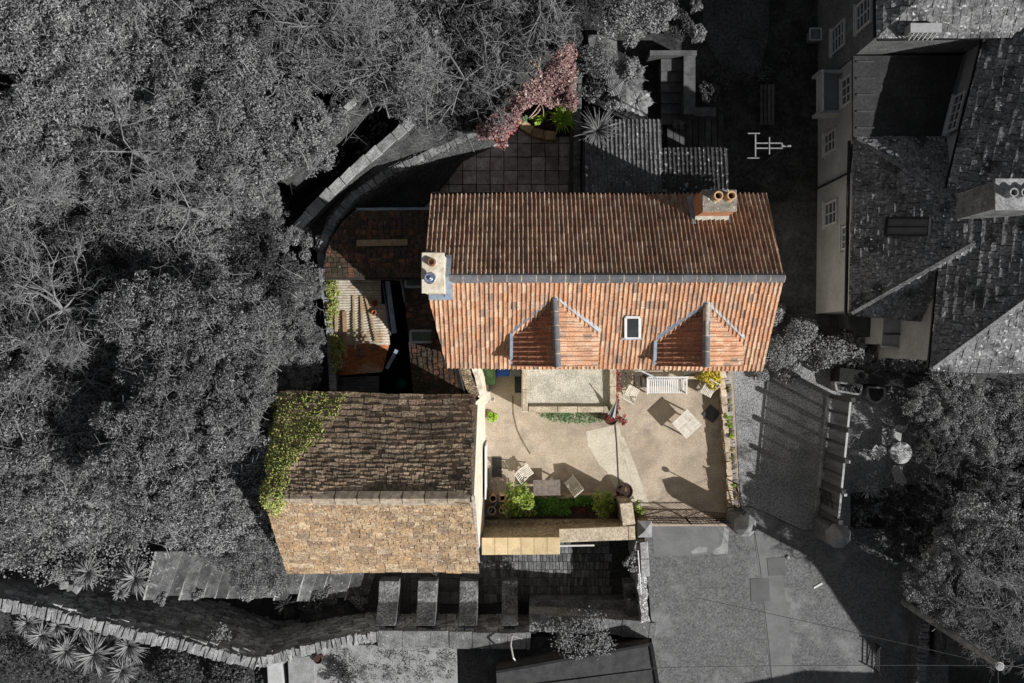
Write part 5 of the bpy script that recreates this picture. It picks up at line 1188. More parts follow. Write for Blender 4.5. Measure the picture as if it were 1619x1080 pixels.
# balcony lattice
bl = MB(); bx0, by0, by1 = 10.75, 8.0, 9.4
for i in range(11):
    t = i/10; bl.bar((bx0, by0+(by1-by0)*t, 2.4), (bx0, min(by1, by0+(by1-by0)*t+.5), 3.0), .03); bl.bar((bx0, by0+(by1-by0)*t, 2.4), (bx0, max(by0, by0+(by1-by0)*t-.5), 3.0), .03)
bl.bar((bx0, by0, 2.4), (bx0, by1, 2.4), .06); bl.bar((bx0, by0, 3.0), (bx0, by1, 3.0), .06); bl.build('balcony_lattice', GREYW, bh)
MB().box((11.1, by0, 2.35), (.8, .1, .9)).box((11.1, by1, 2.35), (.8, .1, .9)).build('balcony_side', RENDG, bh); MB().box((11.12, 8.7, 2.28), (.74, 1.3, .08)).build('balcony_floor', RENDG, bh)

# neighbouring houses beyond the frame whose roofs throw the shade on the road
def plain_house(label, base, ze, zr, m):
    (ax, ay), (bx_, by_), (cx, cy), (dx, dy) = base; t = thing('neighbour_house', label, 'house', ((ax+cx)/2, (ay+cy)/2, 0))
    MB().prism(base, -.3, ze).build('wall', RENDG, t)
    r0_, r1_ = ((ax+dx)/2, (ay+dy)/2, zr), ((bx_+cx)/2, (by_+cy)/2, zr); S_ = [(ax, ay, ze), (bx_, by_, ze), r1_, r0_]; N_ = [(cx, cy, ze), (dx, dy, ze), r0_, r1_]
    d = MB(); deck(d, S_); deck(d, N_); d.add([(ax, ay, ze), (dx, dy, ze), r0_, (bx_, by_, ze), (cx, cy, ze), r1_], [(0, 1, 2), (3, 5, 4)]); ro_ = d.build('roof', MATS['roof_felt'], t)
    for f in (S_, N_): slates('slates', f, m, ro_, w=.4, gauge=.35, th=.04)
    return t
plain_house('grey slated house east of the road, beyond the right of the photo', [(19.8, -11.9), (23.1, -16.8), (31, -19.5), (28, -14.5)], 8.0, 8.5, GST)
plain_house('grey slated house south of the road, below the photo', [(14.4, -21.5), (14.4, -15.9), (20.5, -15.5), (20.5, -21.5)], 5.0, 5.6, GST)

# ================================================================ SOUTH LANE
LZ = -2.0
tag(MB().prism([(-8.4, -7.0), (5.0, -7.0), (5.0, -11.1), (-8.4, -11.1)], LZ-.3, LZ-.06).build('lane_base', SOIL), kind='structure')
tag(paving('lane', P2(765, 0, LZ)[0], P2(962, 0, LZ)[0], P2(0, 952, LZ)[1], P2(0, 850, LZ)[1], .14, .32, LZ+.02, SETT, gap=.02, jit=.3), kind='structure')
tag(paving('lane_flags', P2(650, 0, LZ)[0], P2(765, 0, LZ)[0], P2(0, 955, LZ)[1], P2(0, 850, LZ)[1], .45, .5, LZ+.01, mat('lane_flag', g(.12), g(.07), scale=3, bump=.7, isl=.3), gap=.02, jit=.2), kind='structure')
# steps
random.seed(77)
stp = thing('stone_steps', 'long flight of shallow stone steps descending beside the curved rubble wall', 'steps', (-10.5, -8.8, -1))
nst = 23
for i in range(nst):
    px = 236+i*18.7; z = .95-i*.16; a = P2(px+14-4, 872, z); b = P2(px+14+18.7+1, 872, z); jb = 946+random.uniform(-7, 5); c = P2(px+18.7-9, jb, z); d = P2(px-9, jb, z)
    s_ = MB().prism([a, b, c, d], -2.3, z).build('step', STEPM, stp)
    MB().bar((a[0]+.02, a[1], z+.012), (d[0]+.02, d[1], z+.012), .06, .03).build('nosing', NOSE, s_)
# curved rubble wall
cw_ = thing('curved_rubble_wall', 'long curving rubble wall topped with jagged upright stones across the lower left', 'wall', (-10, -10.9, -2))
cpx = [(-60, 935, 2.1), (0, 952, 2.0), (80, 968, 1.9), (150, 985, 1.7), (220, 1003, 1.5), (300, 1020, 1.2), (365, 1038, .9), (410, 1046, .6), (450, 1036, .4), (510, 1020, .2), (560, 1010, .1), (600, 1004, 0)]
cxy = [P2(x, y, z) for x, y, z in cpx]; czs = [q[2] for q in cpx]
wall_strip('masonry', cxy, .36, -3.4, czs, mat('lane_wall_stone', g(.62), g(.42), scale=1.5, bump=.7, fine=.4, stone=(2.6, 2.6, 5.5, g(.12)), dist=.04), cw_, batter=.16)
def face_stones(parent, pts, zt, z0, off, m, ch=.21):
    mb = MB()
    for i in range(len(pts)-1):
        a, b = Vector(pts[i]), Vector(pts[i+1]); L_ = (b-a).length; d = (b-a)/L_; n_ = Vector((-d.y, d.x)); n_ = n_ if n_.y > 0 else -n_; z = z0; an = math.atan2(d.y, d.x)
        while z < max(zt[i], zt[i+1])-.05:
            x = -random.random()*.2
            while x < L_:
                l = random.uniform(.22, .55); c = a+d*(x+l/2); t = min(1, max(0, (x+l/2)/L_)); zz = zt[i]*(1-t)+zt[i+1]*t
                if z+ch*.6 < zz:
                    fr = (zz-z)/(zz-z0+.01); o_ = off[0]+(off[1]-off[0])*fr; q = c+n_*(o_+random.uniform(-.03, .05))
                    mb.box((q.x, q.y, z+ch/2), (l-.03, .16, ch-random.uniform(.02, .06)), an, jit=.025)
                x += l
            z += ch
    return bev(mb.build('face_stones', m, parent), .015)
FST = mat('face_stone', g(.50), g(.30), scale=2, isl=.45, bump=.8, fine=.4)
face_stones(cw_, cxy[1:], czs[1:], -3.2, (.16, .34), FST)
coping(cw_, cxy, .40, czs, GRPALE, ln=.17, th=.24, jit=.04, name='cock_and_hen_coping', upright=True)
ow = thing('coped_wall', 'grey wall with broad flat coping behind the four buttresses', 'wall', (*P2(720, 1010, 0), -2))
a, b = P2(598, 1010, 0), P2(839, 1013, 0)
wall_strip('masonry', [a, b], .5, -2.4, -.05, MATS['lane_wall_stone'], ow, batter=.12); face_stones(ow, [a, b], [-.1, -.1], -2.3, (.22, .36), FST); coping(ow, [a, b], .64, -.05, GRCOP, ln=.85, th=.1)
for i, (xc, wd) in enumerate(((-4.78, .78), (-3.28, .76), (-1.68, .72), (-.08, .62))):
    lab = ['leftmost and broadest of four stone buttresses in the lane', 'second stone buttress from the left in the lane', 'third stone buttress from the left in the lane', 'rightmost stone buttress in the lane, its right edge sunlit'][i]
    pr = [(-9.3, -2.2), (-9.3, -1.3), (-10.05, -1.05), (-10.7, -.1), (-11.0, -2.2)]
    V = [(xc-wd/2, y, z) for y, z in pr]+[(xc+wd/2, y, z) for y, z in pr]; n = len(pr)
    o = MB().add(V, [tuple(range(n)), tuple(range(n, 2*n))[::-1]]+[(k, (k+1) % n, n+(k+1) % n, n+k) for k in range(n)]).build('buttress', mat('buttress_stone', g(.26), g(.12), scale=1.6, bump=1.0, fine=.6, detail_scale=12, speck=(g(.45), 9, .67), blotch=(g(.09), 1.5, .54, .68), dist=.04), None, (xc, -10, -2))
    bev(o, .03, 2); tag(o, lab, 'buttress', 'stone buttresses along the lane wall')
sw2 = thing('coped_wall', 'pale coped wall with a bush growing over it, right of the buttresses', 'wall', (*P2(930, 985, 0), -2))
a, b, c = P2(838, 985, .2), P2(950, 990, .2), P2(1038, 998, .2)
wall_strip('masonry', [a, b, c], .5, -2.4, .1, MATS['lane_wall_stone'], sw2, batter=.1); coping(sw2, [a, b, c], .62, .1, GRCOP, ln=1.0, th=.1)
pw = thing('lane_end_wall', 'ruined grey wall between the lane pit and the road', 'wall', (*P2(1015, 900, .3), -2))
wall_strip('masonry', [P2(1012, 856, .3), P2(1016, 920, .3), P2(1022, 985, .3)], .34, -2.4, [.3, .1, .2], MATS['lane_wall_stone'], pw, rough=.05)
coping(pw, [P2(1018, 856, .3), P2(1021, 912, .3)], .3, .3, GRPALE, ln=.6, th=.08)
MB().box((*P2(1000, 948, -.6), -1.0), (.5, 1.3, .9), .1).build('block', MATS['buttress_stone'], pw)
tag(MB().tube([P(1009, 870, .4), P(1014, 940, .4)], .025, 6).build('white_pole', WHITE, None, P(1009, 870, .4)), 'thin white pole along the ruined wall by the road', 'pole')
tag(MB().prism([P2(838, 950, -1), P2(1000, 950, -1), P2(1000, 968, -1), P2(838, 972, -1)], -2.1, -1.1).build('lane_ledge', MATS['buttress_stone']), kind='structure')
shrub('wall_bush', *P2(925, 1002, .9), .2, 1.05, LG3, 'bushy plant sprawling over the pale coped wall', 'shrub', size=.09, nc=40, nl=90, stemm=BARK, sq=.5)
shrub('wall_bush', *P2(1003, 890, .5), 0, .38, LG3, 'straggly pale weeds on the ruined wall by the road', 'shrub', size=.12, nc=8, nl=26, stemm=BARK)
shrub('wall_bush', *P2(1004, 950, .2), -.5, .3, LG2, 'dark leafy weeds on the block at the end of the lane', 'shrub', size=.09, nc=8, nl=30, stemm=BARK)
# shed roof at the bottom
sh = thing('plank_shed', 'dark plank roofed shed at the bottom of the photo below the coped wall', 'shed', (*P2(915, 1060, 1), -.1))
pl = [P(785, 1062, .9), P(1030, 1018, .9), P(1050, 1140, 1.3), P(790, 1150, 1.3)]
dk = MB(); deck(dk, pl, .1, 0); dk.build('roof', WOODK, sh); p_, u_, v_, n_ = frame(pl); mb = MB()
for t in np.linspace(0, 1, 4): A = p_[0].lerp(p_[3], t); B_ = p_[1].lerp(p_[2], t); mb.bar(A+n_*.02, B_+n_*.02, .03, .03)
mb.build('roof_rolls', WOODK, sh); MB().bar(pl[0], pl[1], .1, .12).bar(pl[1], pl[2], .12, .14).build('fascia', BLACK, sh)
MB().prism([q[:2] for q in pl], -.3, .75).build('wall', WOODK, sh)
# bicycle-like frame leaning near shed: curved handle arch
t = thing('garden_arch', 'small white curved loop leaning near the shed roof', 'hoop', P(812, 1010, .1))
MB().tube([P(810, 1003, .1), P(808, 1020, .6), P(812, 1040, .9), P(816, 1046, .6)], .03, 6).build('loop', WHITE, t); MB().tube([P(812, 1006, .2), P(826, 1010, .3)], .02, 6).build('stay', WHITE, t)
# south garden pieces
for (pp, l) in (([(422, 1048), (445, 1043), (452, 1110), (425, 1110)], 'narrow white slab at the bottom edge left of the wide one'), ([(455, 1042), (497, 1036), (500, 1110), (458, 1110)], 'wide pale slab at the bottom edge beside the grey patio')):
    q = [P2(x, y, .3) for x, y in pp]; o = bev(MB().prism(q, -.3, .3).build('pale_slab', PALEC if 'wide' in l.split()[0] else GREYW, None, None), .02); tag(o, l, 'slab')
pot('round_pot', 503, 1043, .16, .45, TERRA, 'round dark pot at the corner of the wide pale slab', cat='plant pot')
shrub('patio_bush', *P2(540, 1075, .3), -.05, .55, LG2, 'dark bush on the pale patio at the bottom edge', 'shrub', size=.09, nc=12, nl=60, stemm=BARK)
scatter_leaves('patio_weeds', [P2(x, y) for x, y in ((520, 1022), (720, 1022), (720, 1080), (520, 1080))], lambda x, y: -.03, 2600, .04, .06, LG1, 'low weeds creeping over the pale patio', 'weeds', clump=.2, kind='stuff')

# ================================================================ SOUTH-EAST: pole, wires, fence, shed
ptx, pty = P2(1582, 1054, 7.5)
up = thing('utility_pole', 'tall wooden utility pole with wires fanning from its top, lower right', 'utility pole', (ptx, pty, -.1))
MB().tube([(ptx, pty, -.1), (ptx, pty, 7.5)], .13, 14, .09).build('pole', mat('pole_wood', g(.34), g(.22), scale=3, bump=.4), up)
MB().lathe((ptx, pty, 7.42), [(.13, 0), (.13, .06), (.10, .06), (.10, 0)], 20, cap=False).build('collar', GREYW, up, smooth=True)
tops = (ptx, pty, 7.4)
wires = [((1030, 1056), 5.0, 'wire running straight left from the pole top'), ((1342, 868), 2.2, 'wire slanting up left from the pole to the gate pier'), ((1100, 945), 3.0, 'long faint wire crossing the road from the pole'), ((1640, 1060), 6.9, 'wire leaving the pole top to the right'), ((1560, 1100), 6.0, 'wire dropping left of the pole foot'), ((1585, 1110), 6.0, 'wire dropping straight below the pole'), ((1588, 980), 6.5, 'short wire going up from the pole into the tree')]
for (q, z, l) in wires:
    A = Vector(tops); B_ = Vector(P(*q, z)); pts_ = []
    for i in range(9): t = i/8; pts_.append(A.lerp(B_, t)+Vector((0, 0, -.5*t*(1-t))))
    tag(MB().tube(pts_, .009, 4).build('wire', mat('wire_grey', g(.14), bump=0, fine=0), None, tops), l, 'wire', 'overhead wires from the utility pole')
fw = thing('hedge_wall', 'rough grey wall running down to the bottom edge beside the shed', 'wall', (*P2(1460, 1020, .8), -.1))
wall_strip('masonry', [P2(1466, 955, .9), P2(1460, 1020, .9), P2(1452, 1110, .9)], .34, -.2, .9, GRSTONE, fw, rough=.05); coping(fw, [P2(1466, 955, .9), P2(1460, 1020, .9), P2(1452, 1110, .9)], .36, .9, GRCOP, ln=.15, th=.1, jit=.05)
s2 = thing('felt_shed', 'dark flat roofed shed right of the rough wall under the tree', 'shed', (*P2(1530, 1020, 1.5), -.1))
q = [P2(x, y, 1.6) for x, y in ((1500, 968), (1562, 975), (1560, 1062), (1497, 1052))]
MB().prism(q, 1.5, 1.6).build('roof', WOODK, s2); MB().prism([(a*.99, b*.99) for a, b in q], -.1, 1.49).build('wall', GRSTONE, s2)
q = [P2(x, y, .9) for x, y in ((1481, 975), (1497, 980), (1494, 1038), (1478, 1030))]; tag(bev(MB().prism(q, 0, .9).build('storage_box', GREYP, None)), 'long grey storage box between the rough wall and the shed', 'box')

# ================================================================ VEGETATION
rs = np.random.RandomState(11)
protoA = [make_proto_tree('broadleaf_tree', np.random.RandomState(20+i), LG1, 2.5, .125, 170, 175, .33, sq=.42, lumpy=.18, aspect=.30) for i in range(3)]
protoB = [make_proto_tree('dark_tree', np.random.RandomState(40+i), LG2, 2.3, .12, 140, 180, .33, sq=.42, lumpy=.18, aspect=.32) for i in range(2)]
protoC = [make_proto_tree('pale_bush', np.random.RandomState(60+i), LG3, 1.5, .085, 48, 260, .34, sq=.55, trunk_h=1.2) for i in range(2)]
def hword(px):
    for lim, wd_ in ((-20, 'past the left edge'), (60, 'at the left edge'), (150, 'near the left edge'), (250, 'in the left quarter'), (340, 'mid wood'), (430, 'right side'), (530, 'above the tin shed'), (640, 'above the lean-tos'), (760, 'above the terrace wall'), (900, 'left of the maple')):
        if px <= lim: return wd_
    return 'further right'
def vword(py):
    for lim, wd_ in ((-20, 'beyond the top edge'), (60, 'along the top edge'), (150, 'second row down'), (250, 'level with the terrace'), (350, 'level with the top eaves'), (450, 'level with the house ridge'), (550, 'level with the dormers'), (650, 'level with the ivy top'), (760, 'level with the mossy slates'), (870, 'level with the barn ridge'), (1100, 'by the stone steps')):
        if py <= lim: return wd_
    return 'bottom'
used = set()
def wood_tree(proto, px, py, ztop, s, adj):
    z0 = ztop-5.9*s; x, y = P2(px, py, ztop-1.0); k = 0
    l = '%s, %s, %s' % (adj, hword(px), vword(py)); base = l
    while l in used: l = base+', '+['right neighbour', 'lower neighbour', 'smaller neighbour', 'last neighbour'][k]; k += 1
    used.add(l)
    place_tree(proto, x, y, z0, l, 'trees of the wood', s, rs.uniform(0, 6.28))
px_ = -70; spots = []
for row, py in enumerate(range(-60, 870, 98)):
    for colm, px in enumerate(range(-80, 400, 104)):
        X_ = px+(52 if row % 2 else 0)+rs.uniform(-22, 22); Y_ = py+rs.uniform(-20, 20)
        lim = 395 if py < 200 else (335 if py < 420 else 375)
        if X_ > lim: X_ = lim-rs.uniform(0, 15)
        if py > 780 and X_ < 200: continue
        if py > 700 and X_ > 190: Y_ = min(Y_, 770)
        spots.append((X_, Y_))
for (x, y) in spots:
    if x < 180 and 100 < y < 260 or (x < 260 and y < 120): pr, ad = protoA[rs.randint(3)], 'grey wood tree'
    else: pr, ad = (protoA[rs.randint(3)], 'grey wood tree') if rs.rand() < .9 else (protoB[rs.randint(2)], 'dark wood tree')
    if x > 225 and y > 500: wood_tree(pr, min(x, 325), y, 8.7+rs.uniform(-.4, .6), rs.uniform(.72, .85), ad)
    else: wood_tree(pr, x, y, 5.6+rs.uniform(-.8, 1.0), rs.uniform(.85, 1.05), ad)
# top band and gap fillers
for (x, y, zt_, s, k) in ((440, -20, 5, 1, 'A'), (540, 0, 5.2, 1, 'A'), (640, -10, 5, 1, 'A'), (730, 10, 5.4, 1, 'B'), (820, -20, 5.6, 1, 'B'), (895, -30, 5.2, .7, 'B'), (450, 90, 4.6, .75, 'A'), (570, 55, 4.6, .65, 'A'), (650, 80, 5, .85, 'A'),
                          (730, 90, 5, .85, 'B'), (790, 60, 5.2, .75, 'B'), (755, 140, 4.2, .5, 'B'), (715, 160, 4.2, .6, 'B'), (650, 130, 3.8, .5, 'A'), (400, 215, 4.2, .5, 'A'), (385, 290, 4.4, .55, 'A'), (410, 330, 4.2, .4, 'A'), (745, 200-25, 3.6, .35, 'B'),
                          (428, 430, 4.6, .62, 'A'), (446, 500, 4.5, .55, 'A'), (465, 580, 5.0, .42, 'A'), (488, 455, 3.8, .25, 'A'), (492, 540, 3.8, .28, 'A'), (392, 560, 7.0, .55, 'A'), (345, 560, 8.4, .7, 'A'), (420, 375, 4.0, .35, 'A'), (358, 660, 8.4, .5, 'A'), (352, 750, 8.4, .5, 'A'), (388, 635, 8, .28, 'A'), (392, 700, 7.6, .24, 'A'), (372, 830, 7.8, .55, 'A'), (415, 880, 5.0, .5, 'A'), (290, 770, 8.2, .6, 'A'), (290, 690, 8.6, .8, 'A')):
    pr = protoA[rs.randint(3)] if k == 'A' else protoB[rs.randint(2)]
    wood_tree(pr, x, y, zt_, s, 'grey wood tree' if k == 'A' else 'dark wood tree')
for (x, y, l) in ((60, 40, 'pale bush in the top left corner'), (140, 70, 'pale bush right of the corner one'), (170, 120, 'pale bush below and right of the corner'), (95, 815, 'pale bush low on the left slope'), (40, 850, 'pale bush close to the curved wall at the left edge'), (470, 205, 'pale bush beside the thin path wall'), (630, 110, 'pale bush at the top of the path wall'), (420, 120, 'pale bush inside the upper wood')):
    x_, y_ = P2(x, y, 4.8); place_tree(protoC[rs.randint(2)], x_, y_, 2.7 if y < 700 else -1.2, l, 'pale bushes', rs.uniform(.8, 1.15), rs.uniform(0, 6), 'bush')
# undergrowth under the wood so no bare earth reads
def under(name, pxpoly, z, n, m, label, size=.13):
    scatter_leaves(name, [P2(x, y, z) for x, y in pxpoly], lambda x, y: max(hz(x, y)+.3, z), n, .3, size, m, label, 'undergrowth', clump=.35, kind='stuff')
under('undergrowth', [(-100, -100), (940, -100), (900, 60), (760, 190), (660, 175), (540, 290), (440, 300), (500, 380), (520, 620), (430, 640), (420, 820), (450, 890), (350, 870), (230, 860), (-100, 880)], 1.6, 42000, LG2, 'dark undergrowth below the trees of the wood', .16)
under('ground_plants', [(-60, 790), (230, 800), (240, 925), (100, 915), (-60, 890)], .9, 9000, LG3, 'pale ground plants on the slope above the curved wall', .09)
under('ground_plants', [(-60, 985), (100, 990), (420, 1065), (420, 1140), (-60, 1140)], -.2, 6500, LG2, 'weedy ground cover among the rosettes below the curved wall', .1)
# bare twiggy trees
def bare(label, px, py, z, seed, h, s=.62, depth=5, n0=7, spread=1.2, r0=.07, up=.35, cat='bare tree', m=TWIG):
    x, y = P2(px, py, z); t = thing('bare_tree', label, cat, (x, y, z-h), 'bare twiggy trees'); rs_ = np.random.RandomState(seed)
    mb = MB(); branch_mesh(mb, rs_, (x, y, z-h), h, spread, depth, n0, r0*s, up); mb.build('crown', m, t)
    MB().tube([(x, y, z-h-.3), (x+.05, y, z)], .14, 8, .08).build('trunk', m, t); return t
bare('bare pale branched tree at the left edge level with the terrace', 30, 320, 6.2, 5, 5, spread=1.0, r0=.05)
bare('bare pale branched tree left of centre of the wood, its limbs radiating low', 100, 490, 6.3, 6, 5, n0=9, r0=.07)
bare('bare thin branched tree below the radiating one', 80, 560, 5.5, 7, 5, n0=7, r0=.06)
bare('bare pale twigs over the dark trees left of the maple', 735, 125, 4.6, 8, 3.5, r0=.05, n0=6)
bare('bare twigs at the top edge above the maple', 850, -20, 5.0, 9, 4, r0=.05, n0=7)
bare('bare twiggy crown in the upper middle of the wood', 600, 110, 5.0, 10, 4, r0=.045, n0=8)
bare('bare twigs near the top between wood and path wall', 520, 40, 5.4, 12, 4, r0=.045, n0=8)
bare('bare twigs poking from the wood below the path wall', 300, 330, 6.6, 14, 4.5, r0=.04, n0=4)
bare('bare twigs poking from the wood left of the path wall foot', 210, 240, 6.6, 15, 4.5, r0=.04, n0=4)
# rosettes at lower left
rg = 'spiky rosette plants'; ROS = mat('pale_blade', g(.30), g(.20), scale=3, bump=0, fine=.2)
for i, (x, y, s, l) in enumerate(((45, 985, .55, 'spiky rosette nearest the left edge under the curved wall'), (68, 1005, .6, 'spiky rosette second from the left, lower left garden'), (105, 1030, .65, 'spiky rosette between the second and the largest'), (150, 1035, .85, 'largest spiky rosette in the lower left garden'), (205, 1022, .75, 'big spiky rosette under the middle of the curved wall'), (130, 990, .5, 'shaded spiky rosette close under the curved wall'), (195, 1060, .6, 'spiky rosette at the bottom edge of the lower left garden'), (92, 990, .45, 'small spiky rosette tucked under the wall coping'),
                                  (215, 915, .72, 'spiky rosette above the curved wall beside the steps'), (190, 935, .35, 'small pale rosette at the edge of the curved wall'), (140, 905, .6, 'loose spiky rosette left of the one beside the steps'), (100, 855, .4, 'dark rosette on the slope among the pale ground plants'))):
    z = -.1 if y > 960 else .8
    rosette('spiky_rosette', *P2(x, y, z+.6), z+.55, s*1.15, .075, 90, ROS, l, rg, stem=0)
rosette('spiky_rosette', *P2(450, 960, -1), -1.3, .6, .05, 70, LG2, 'dim grassy rosette at the foot of the steps in shade', rg)
shrub('path_bush', *P2(490, 962, -.8), -1.9, .6, LG2, 'dark bush in the shade right of the grassy rosette', 'shrub', size=.09, nc=14, nl=60, stemm=BARK)
for (x, y, z, r_, l) in ((392, 938, -.6, .45, 'grey weeds growing on the steps, leftmost clump'), (432, 925, -.8, .5, 'dark bush on the steps below the wood corner'), (520, 940, -1.6, .5, 'low dark bush at the end of the steps'), (570, 950, -1.8, .4, 'small dark bush beside the first buttress'), (255, 945, .8, .3, 'weeds at the top of the stone steps'), (310, 938, .4, .28, 'weeds along the edge of the upper steps')):
    shrub('path_weeds', *P2(x, y, z), z-.35, r_, LG1, l, 'weeds', 'weeds beside the stone steps', size=.09, nc=12, nl=60, stemm=BARK, h=.3)
shrub('path_bush', *P2(345, 1003, 1.3), .8, .4, LG3, 'pale bush hanging over the curved wall face', 'shrub', size=.08, nc=12, nl=30, stemm=BARK)
t = shrub('dark_bush', *P2(50, 1045, .4), -.2, .55, LG2, 'dark leafy bush in the lower left garden', 'shrub', size=.09, nc=14, nl=60, stemm=BARK)
for (x, y, r_, l) in ((280, 1062, 1.0, 'dark bush under the curved wall right of the rosettes'), (360, 1075, .9, 'dark bush at the bottom edge near the white slab')):
    shrub('dark_bush', *P2(x, y, .5), -.3, r_, LG2, l, 'shrub', size=.10, nc=36, nl=110, stemm=BARK)
# boulder edging
mb = MB()
for (x, y) in ((90, 905), (95, 915), (103, 924), (113, 928), (124, 930), (92, 895)): mb.box((*P2(x, y, .8), .8), (.3, .26, .3), random.random(), jit=.06)
tag(bev(mb.build('rockery_edging', GRPALE, None), .05, 2), 'small rockery of pale stones at the top of the curved wall', 'rockery')
# north yard plants
rosette('cordyline', *P2(946, 206, 2.6), .2, .95, .045, 150, LG1, 'large spiky palm like plant just right of the dividing wall', rg, stem=2.3)
def fern(label, px, py, z, L_, n, m, seed):
    rs_ = np.random.RandomState(seed); x, y = P2(px, py, z); t = thing('tree_fern', label, 'fern', (x, y, 0)); mb = MB()
    for i in range(n):
        a = 2*math.pi*i/n+rs_.uniform(-.2, .2); d = Vector((math.cos(a), math.sin(a), 0)); s = Vector((-d.y, d.x, 0)); l = L_*rs_.uniform(.8, 1.1)
        for j in range(2, 16):
            t_ = j/16; c = Vector((x, y, z))+d*l*t_+Vector((0, 0, .35*math.sin(t_*2.6)-.35*t_)); w_ = l*.28*math.sin(min(1, t_*1.15+.12)*math.pi)**.7+.02
            for sg in (-1, 1): mb.add([c, c+s*sg*w_+d*.05+Vector((0, 0, -.05)), c+s*sg*w_*.9+d*.10+Vector((0, 0, -.05)), c+d*.045], [(0, 1, 2, 3)])
    mb.build('fronds', m, t, recalc=False); MB().tube([(x, y, -.05), (x, y, z)], .09, 8).build('trunk', BARK, t)
fern('dark tree fern with ribbed fronds above the sunlit roof triangle', 990, 125, 1.9, 1.0, 11, LG1, 2)
fern('lower tree fern with ribbed fronds touching the outbuilding roof', 1005, 162, 1.5, .75, 9, LG1, 3)
for (x, y, z, r_, m_, l) in ((1000, 110, 2.2, .42, LG3, 'sunlit pale shrub between the fern and the steps'), (1040, 22, 2.4, .75, LG3, 'sunlit shrub at the top edge right of the maple'), (1000, 52, 2, .5, LG3, 'small sunlit shrub left of the shaded steps'), (1105, 52, 2.4, .34, LG3, 'narrow sunlit conical shrub by the grey lawn'), (1103, 4, 2.4, .25, LG3, 'sunlit shrub tip at the top edge by the lawn'),
                             (938, 145, 1.2, .5, LG1, 'leafy shrub along the dividing wall above the spiky palm'), (975, 165, 1.5, .42, LG3, 'pale sunlit fern bush above the outbuilding roof'), (945, 95, 1.8, .8, LG1, 'twiggy shrub right of the maple top'), (985, 20, 2.4, 1.1, LG1, 'broad leafy shrub at the top edge right of the maple'), (1075, 40, 1.5, .6, LG2, 'dark shrub behind the shaded steps'), (1060, -20, 2, .9, LG2, 'dark shrub past the top edge'), (1120, 150, .6, .5, LG2, 'dark bush right of the shaded steps'), (1145, 120, .5, .5, LG2, 'dim bush between the steps and the lawn')):
    shrub('yard_shrub', *P2(x, y, z), max(0, z-1.2), r_, m_, l, 'shrub', 'shrubs of the shaded yard', size=.085, nc=int(16+14*r_), nl=80, stemm=BARK, h=min(1.1, z))
# foliage strip between house and right house
for i, (x, y, r_, l) in enumerate(((1235, 560, .7, 'pale leafy shrub at the right end of the main house'), (1275, 535, .8, 'sunlit shrub at the top of the gravel drive'), (1315, 560, .8, 'sunlit shrub left of the dark hedge'), (1255, 590, .55, 'low shrub at the head of the drive'), (1350, 555, .75, 'sunlit shrub below the porch'), (1225, 495, .55, 'dim shrub beside the main roof edge'), (1390, 570, .6, 'shrub just above the dark hedge'), (1440, 575, .6, 'shrub between the porch and the big lit roof'), (1210, 590, .35, 'small shrub at the corner of the eaves'))):
    shrub('drive_shrub', *P2(x, y, 1), -.1, r_, LG3 if i not in (5,) else LG1, l, 'shrub', 'shrubs at the head of the drive', size=.085, nc=int(30*r_)+8, nl=110, stemm=BARK, sq=.65)
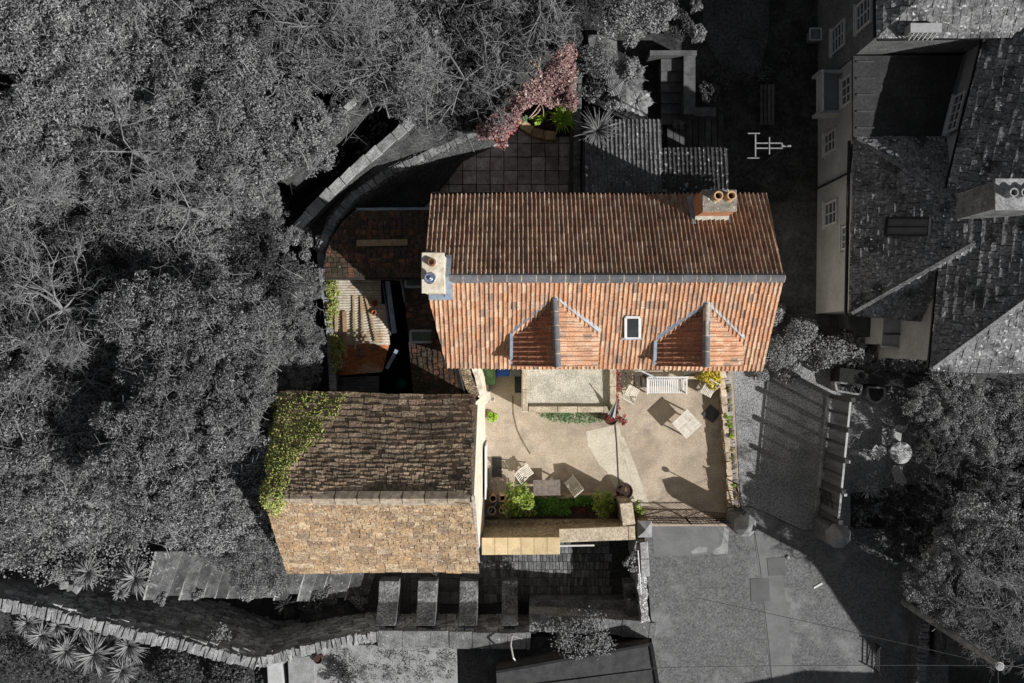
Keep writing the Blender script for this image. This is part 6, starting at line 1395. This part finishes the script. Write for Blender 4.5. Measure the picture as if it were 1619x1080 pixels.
# east garden trees
eg = 'trees of the east garden'
for (x, y, zt_, s, k, l) in ((1500, 640, 3.0, .55, 0, 'leafy tree under the eaves of the big lit roof'), (1575, 680, 3.0, .6, 0, 'leafy tree at the right edge below the big house'), (1480, 705, 2.6, .42, 1, 'dark spiky leaved tree right of the garden chairs'), (1600, 770, 3.0, .6, 1, 'dark tree at the right edge of the garden'), (1460, 800, 2.0, .4, 1, 'dark tree in the middle of the garden'), (1560, 885, 4.6, .8, 0, 'tall sunlit tree in the lower right garden'), (1610, 940, 4.8, .75, 0, 'sunlit tree at the right edge above the pole'),
                             (1500, 920, 4.8, .6, 0, 'sunlit tree overhanging the upper end of the rough wall'), (1410, 800, 1.6, .3, 1, 'small dark tree behind the panel fence'), (1630, 640, 3.2, .65, 0, 'leafy tree cut by the right edge under the big house'), (1425, 850, 2.0, .38, 1, 'dark tree right of the fence end pier'), (1660, 830, 3.5, .7, 0, 'leafy tree just past the right edge'), (1480, 865, 2.6, .45, 1, 'dark tree between the pier and the tall sunlit tree'), (1570, 985, 4.6, .5, 0, 'sunlit leafy tree just above the shed and pole')):
    x_, y_ = P2(x, y, zt_-1); place_tree((protoA if k == 0 else protoB)[rs.randint(2)], x_, y_, zt_-5.9*s, l, eg, s, rs.uniform(0, 6))
scatter_leaves('garden_ground_cover', [P2(x, y) for x, y in ((1400, 620), (1700, 620), (1700, 1000), (1480, 960), (1350, 860), (1352, 770), (1440, 770), (1465, 690), (1410, 660))], lambda x, y: .0, 16000, .3, .10, LG1, 'leafy ground cover filling the east garden', 'ground cover', clump=.3, kind='stuff')
scatter_leaves('patio_plants', [P2(x, y) for x, y in ((1405, 625), (1470, 640), (1465, 700), (1440, 680), (1415, 655))], lambda x, y: .0, 1800, .3, .08, LG3, 'pale leafy plants at the upper edge of the garden patio', 'ground cover', clump=.2, kind='stuff')
for (x, y, s, l) in ((1405, 790, .75, 'dim spiky plant below the round garden table'), (1500, 715, .85, 'large spiky plant right of the garden table'), (1560, 740, .6, 'spiky plant at the right edge of the garden'), (1372, 770, .5, 'spiky plant close to the panel fence'), (1470, 770, .7, 'dim spiky plant in the middle of the garden')):
    rosette('spiky_rosette', *P2(x, y, .8), .3, s, .05, 90, LG1, l, rg, stem=.6)
bare('bare light twigs over the lower right garden tree', 1610, 945, 4.8, 21, 4.5, r0=.03, n0=8)
bare('bare light twigs over the sunlit tree near the rough wall', 1560, 960, 4.2, 22, 4.0, r0=.03, n0=6)
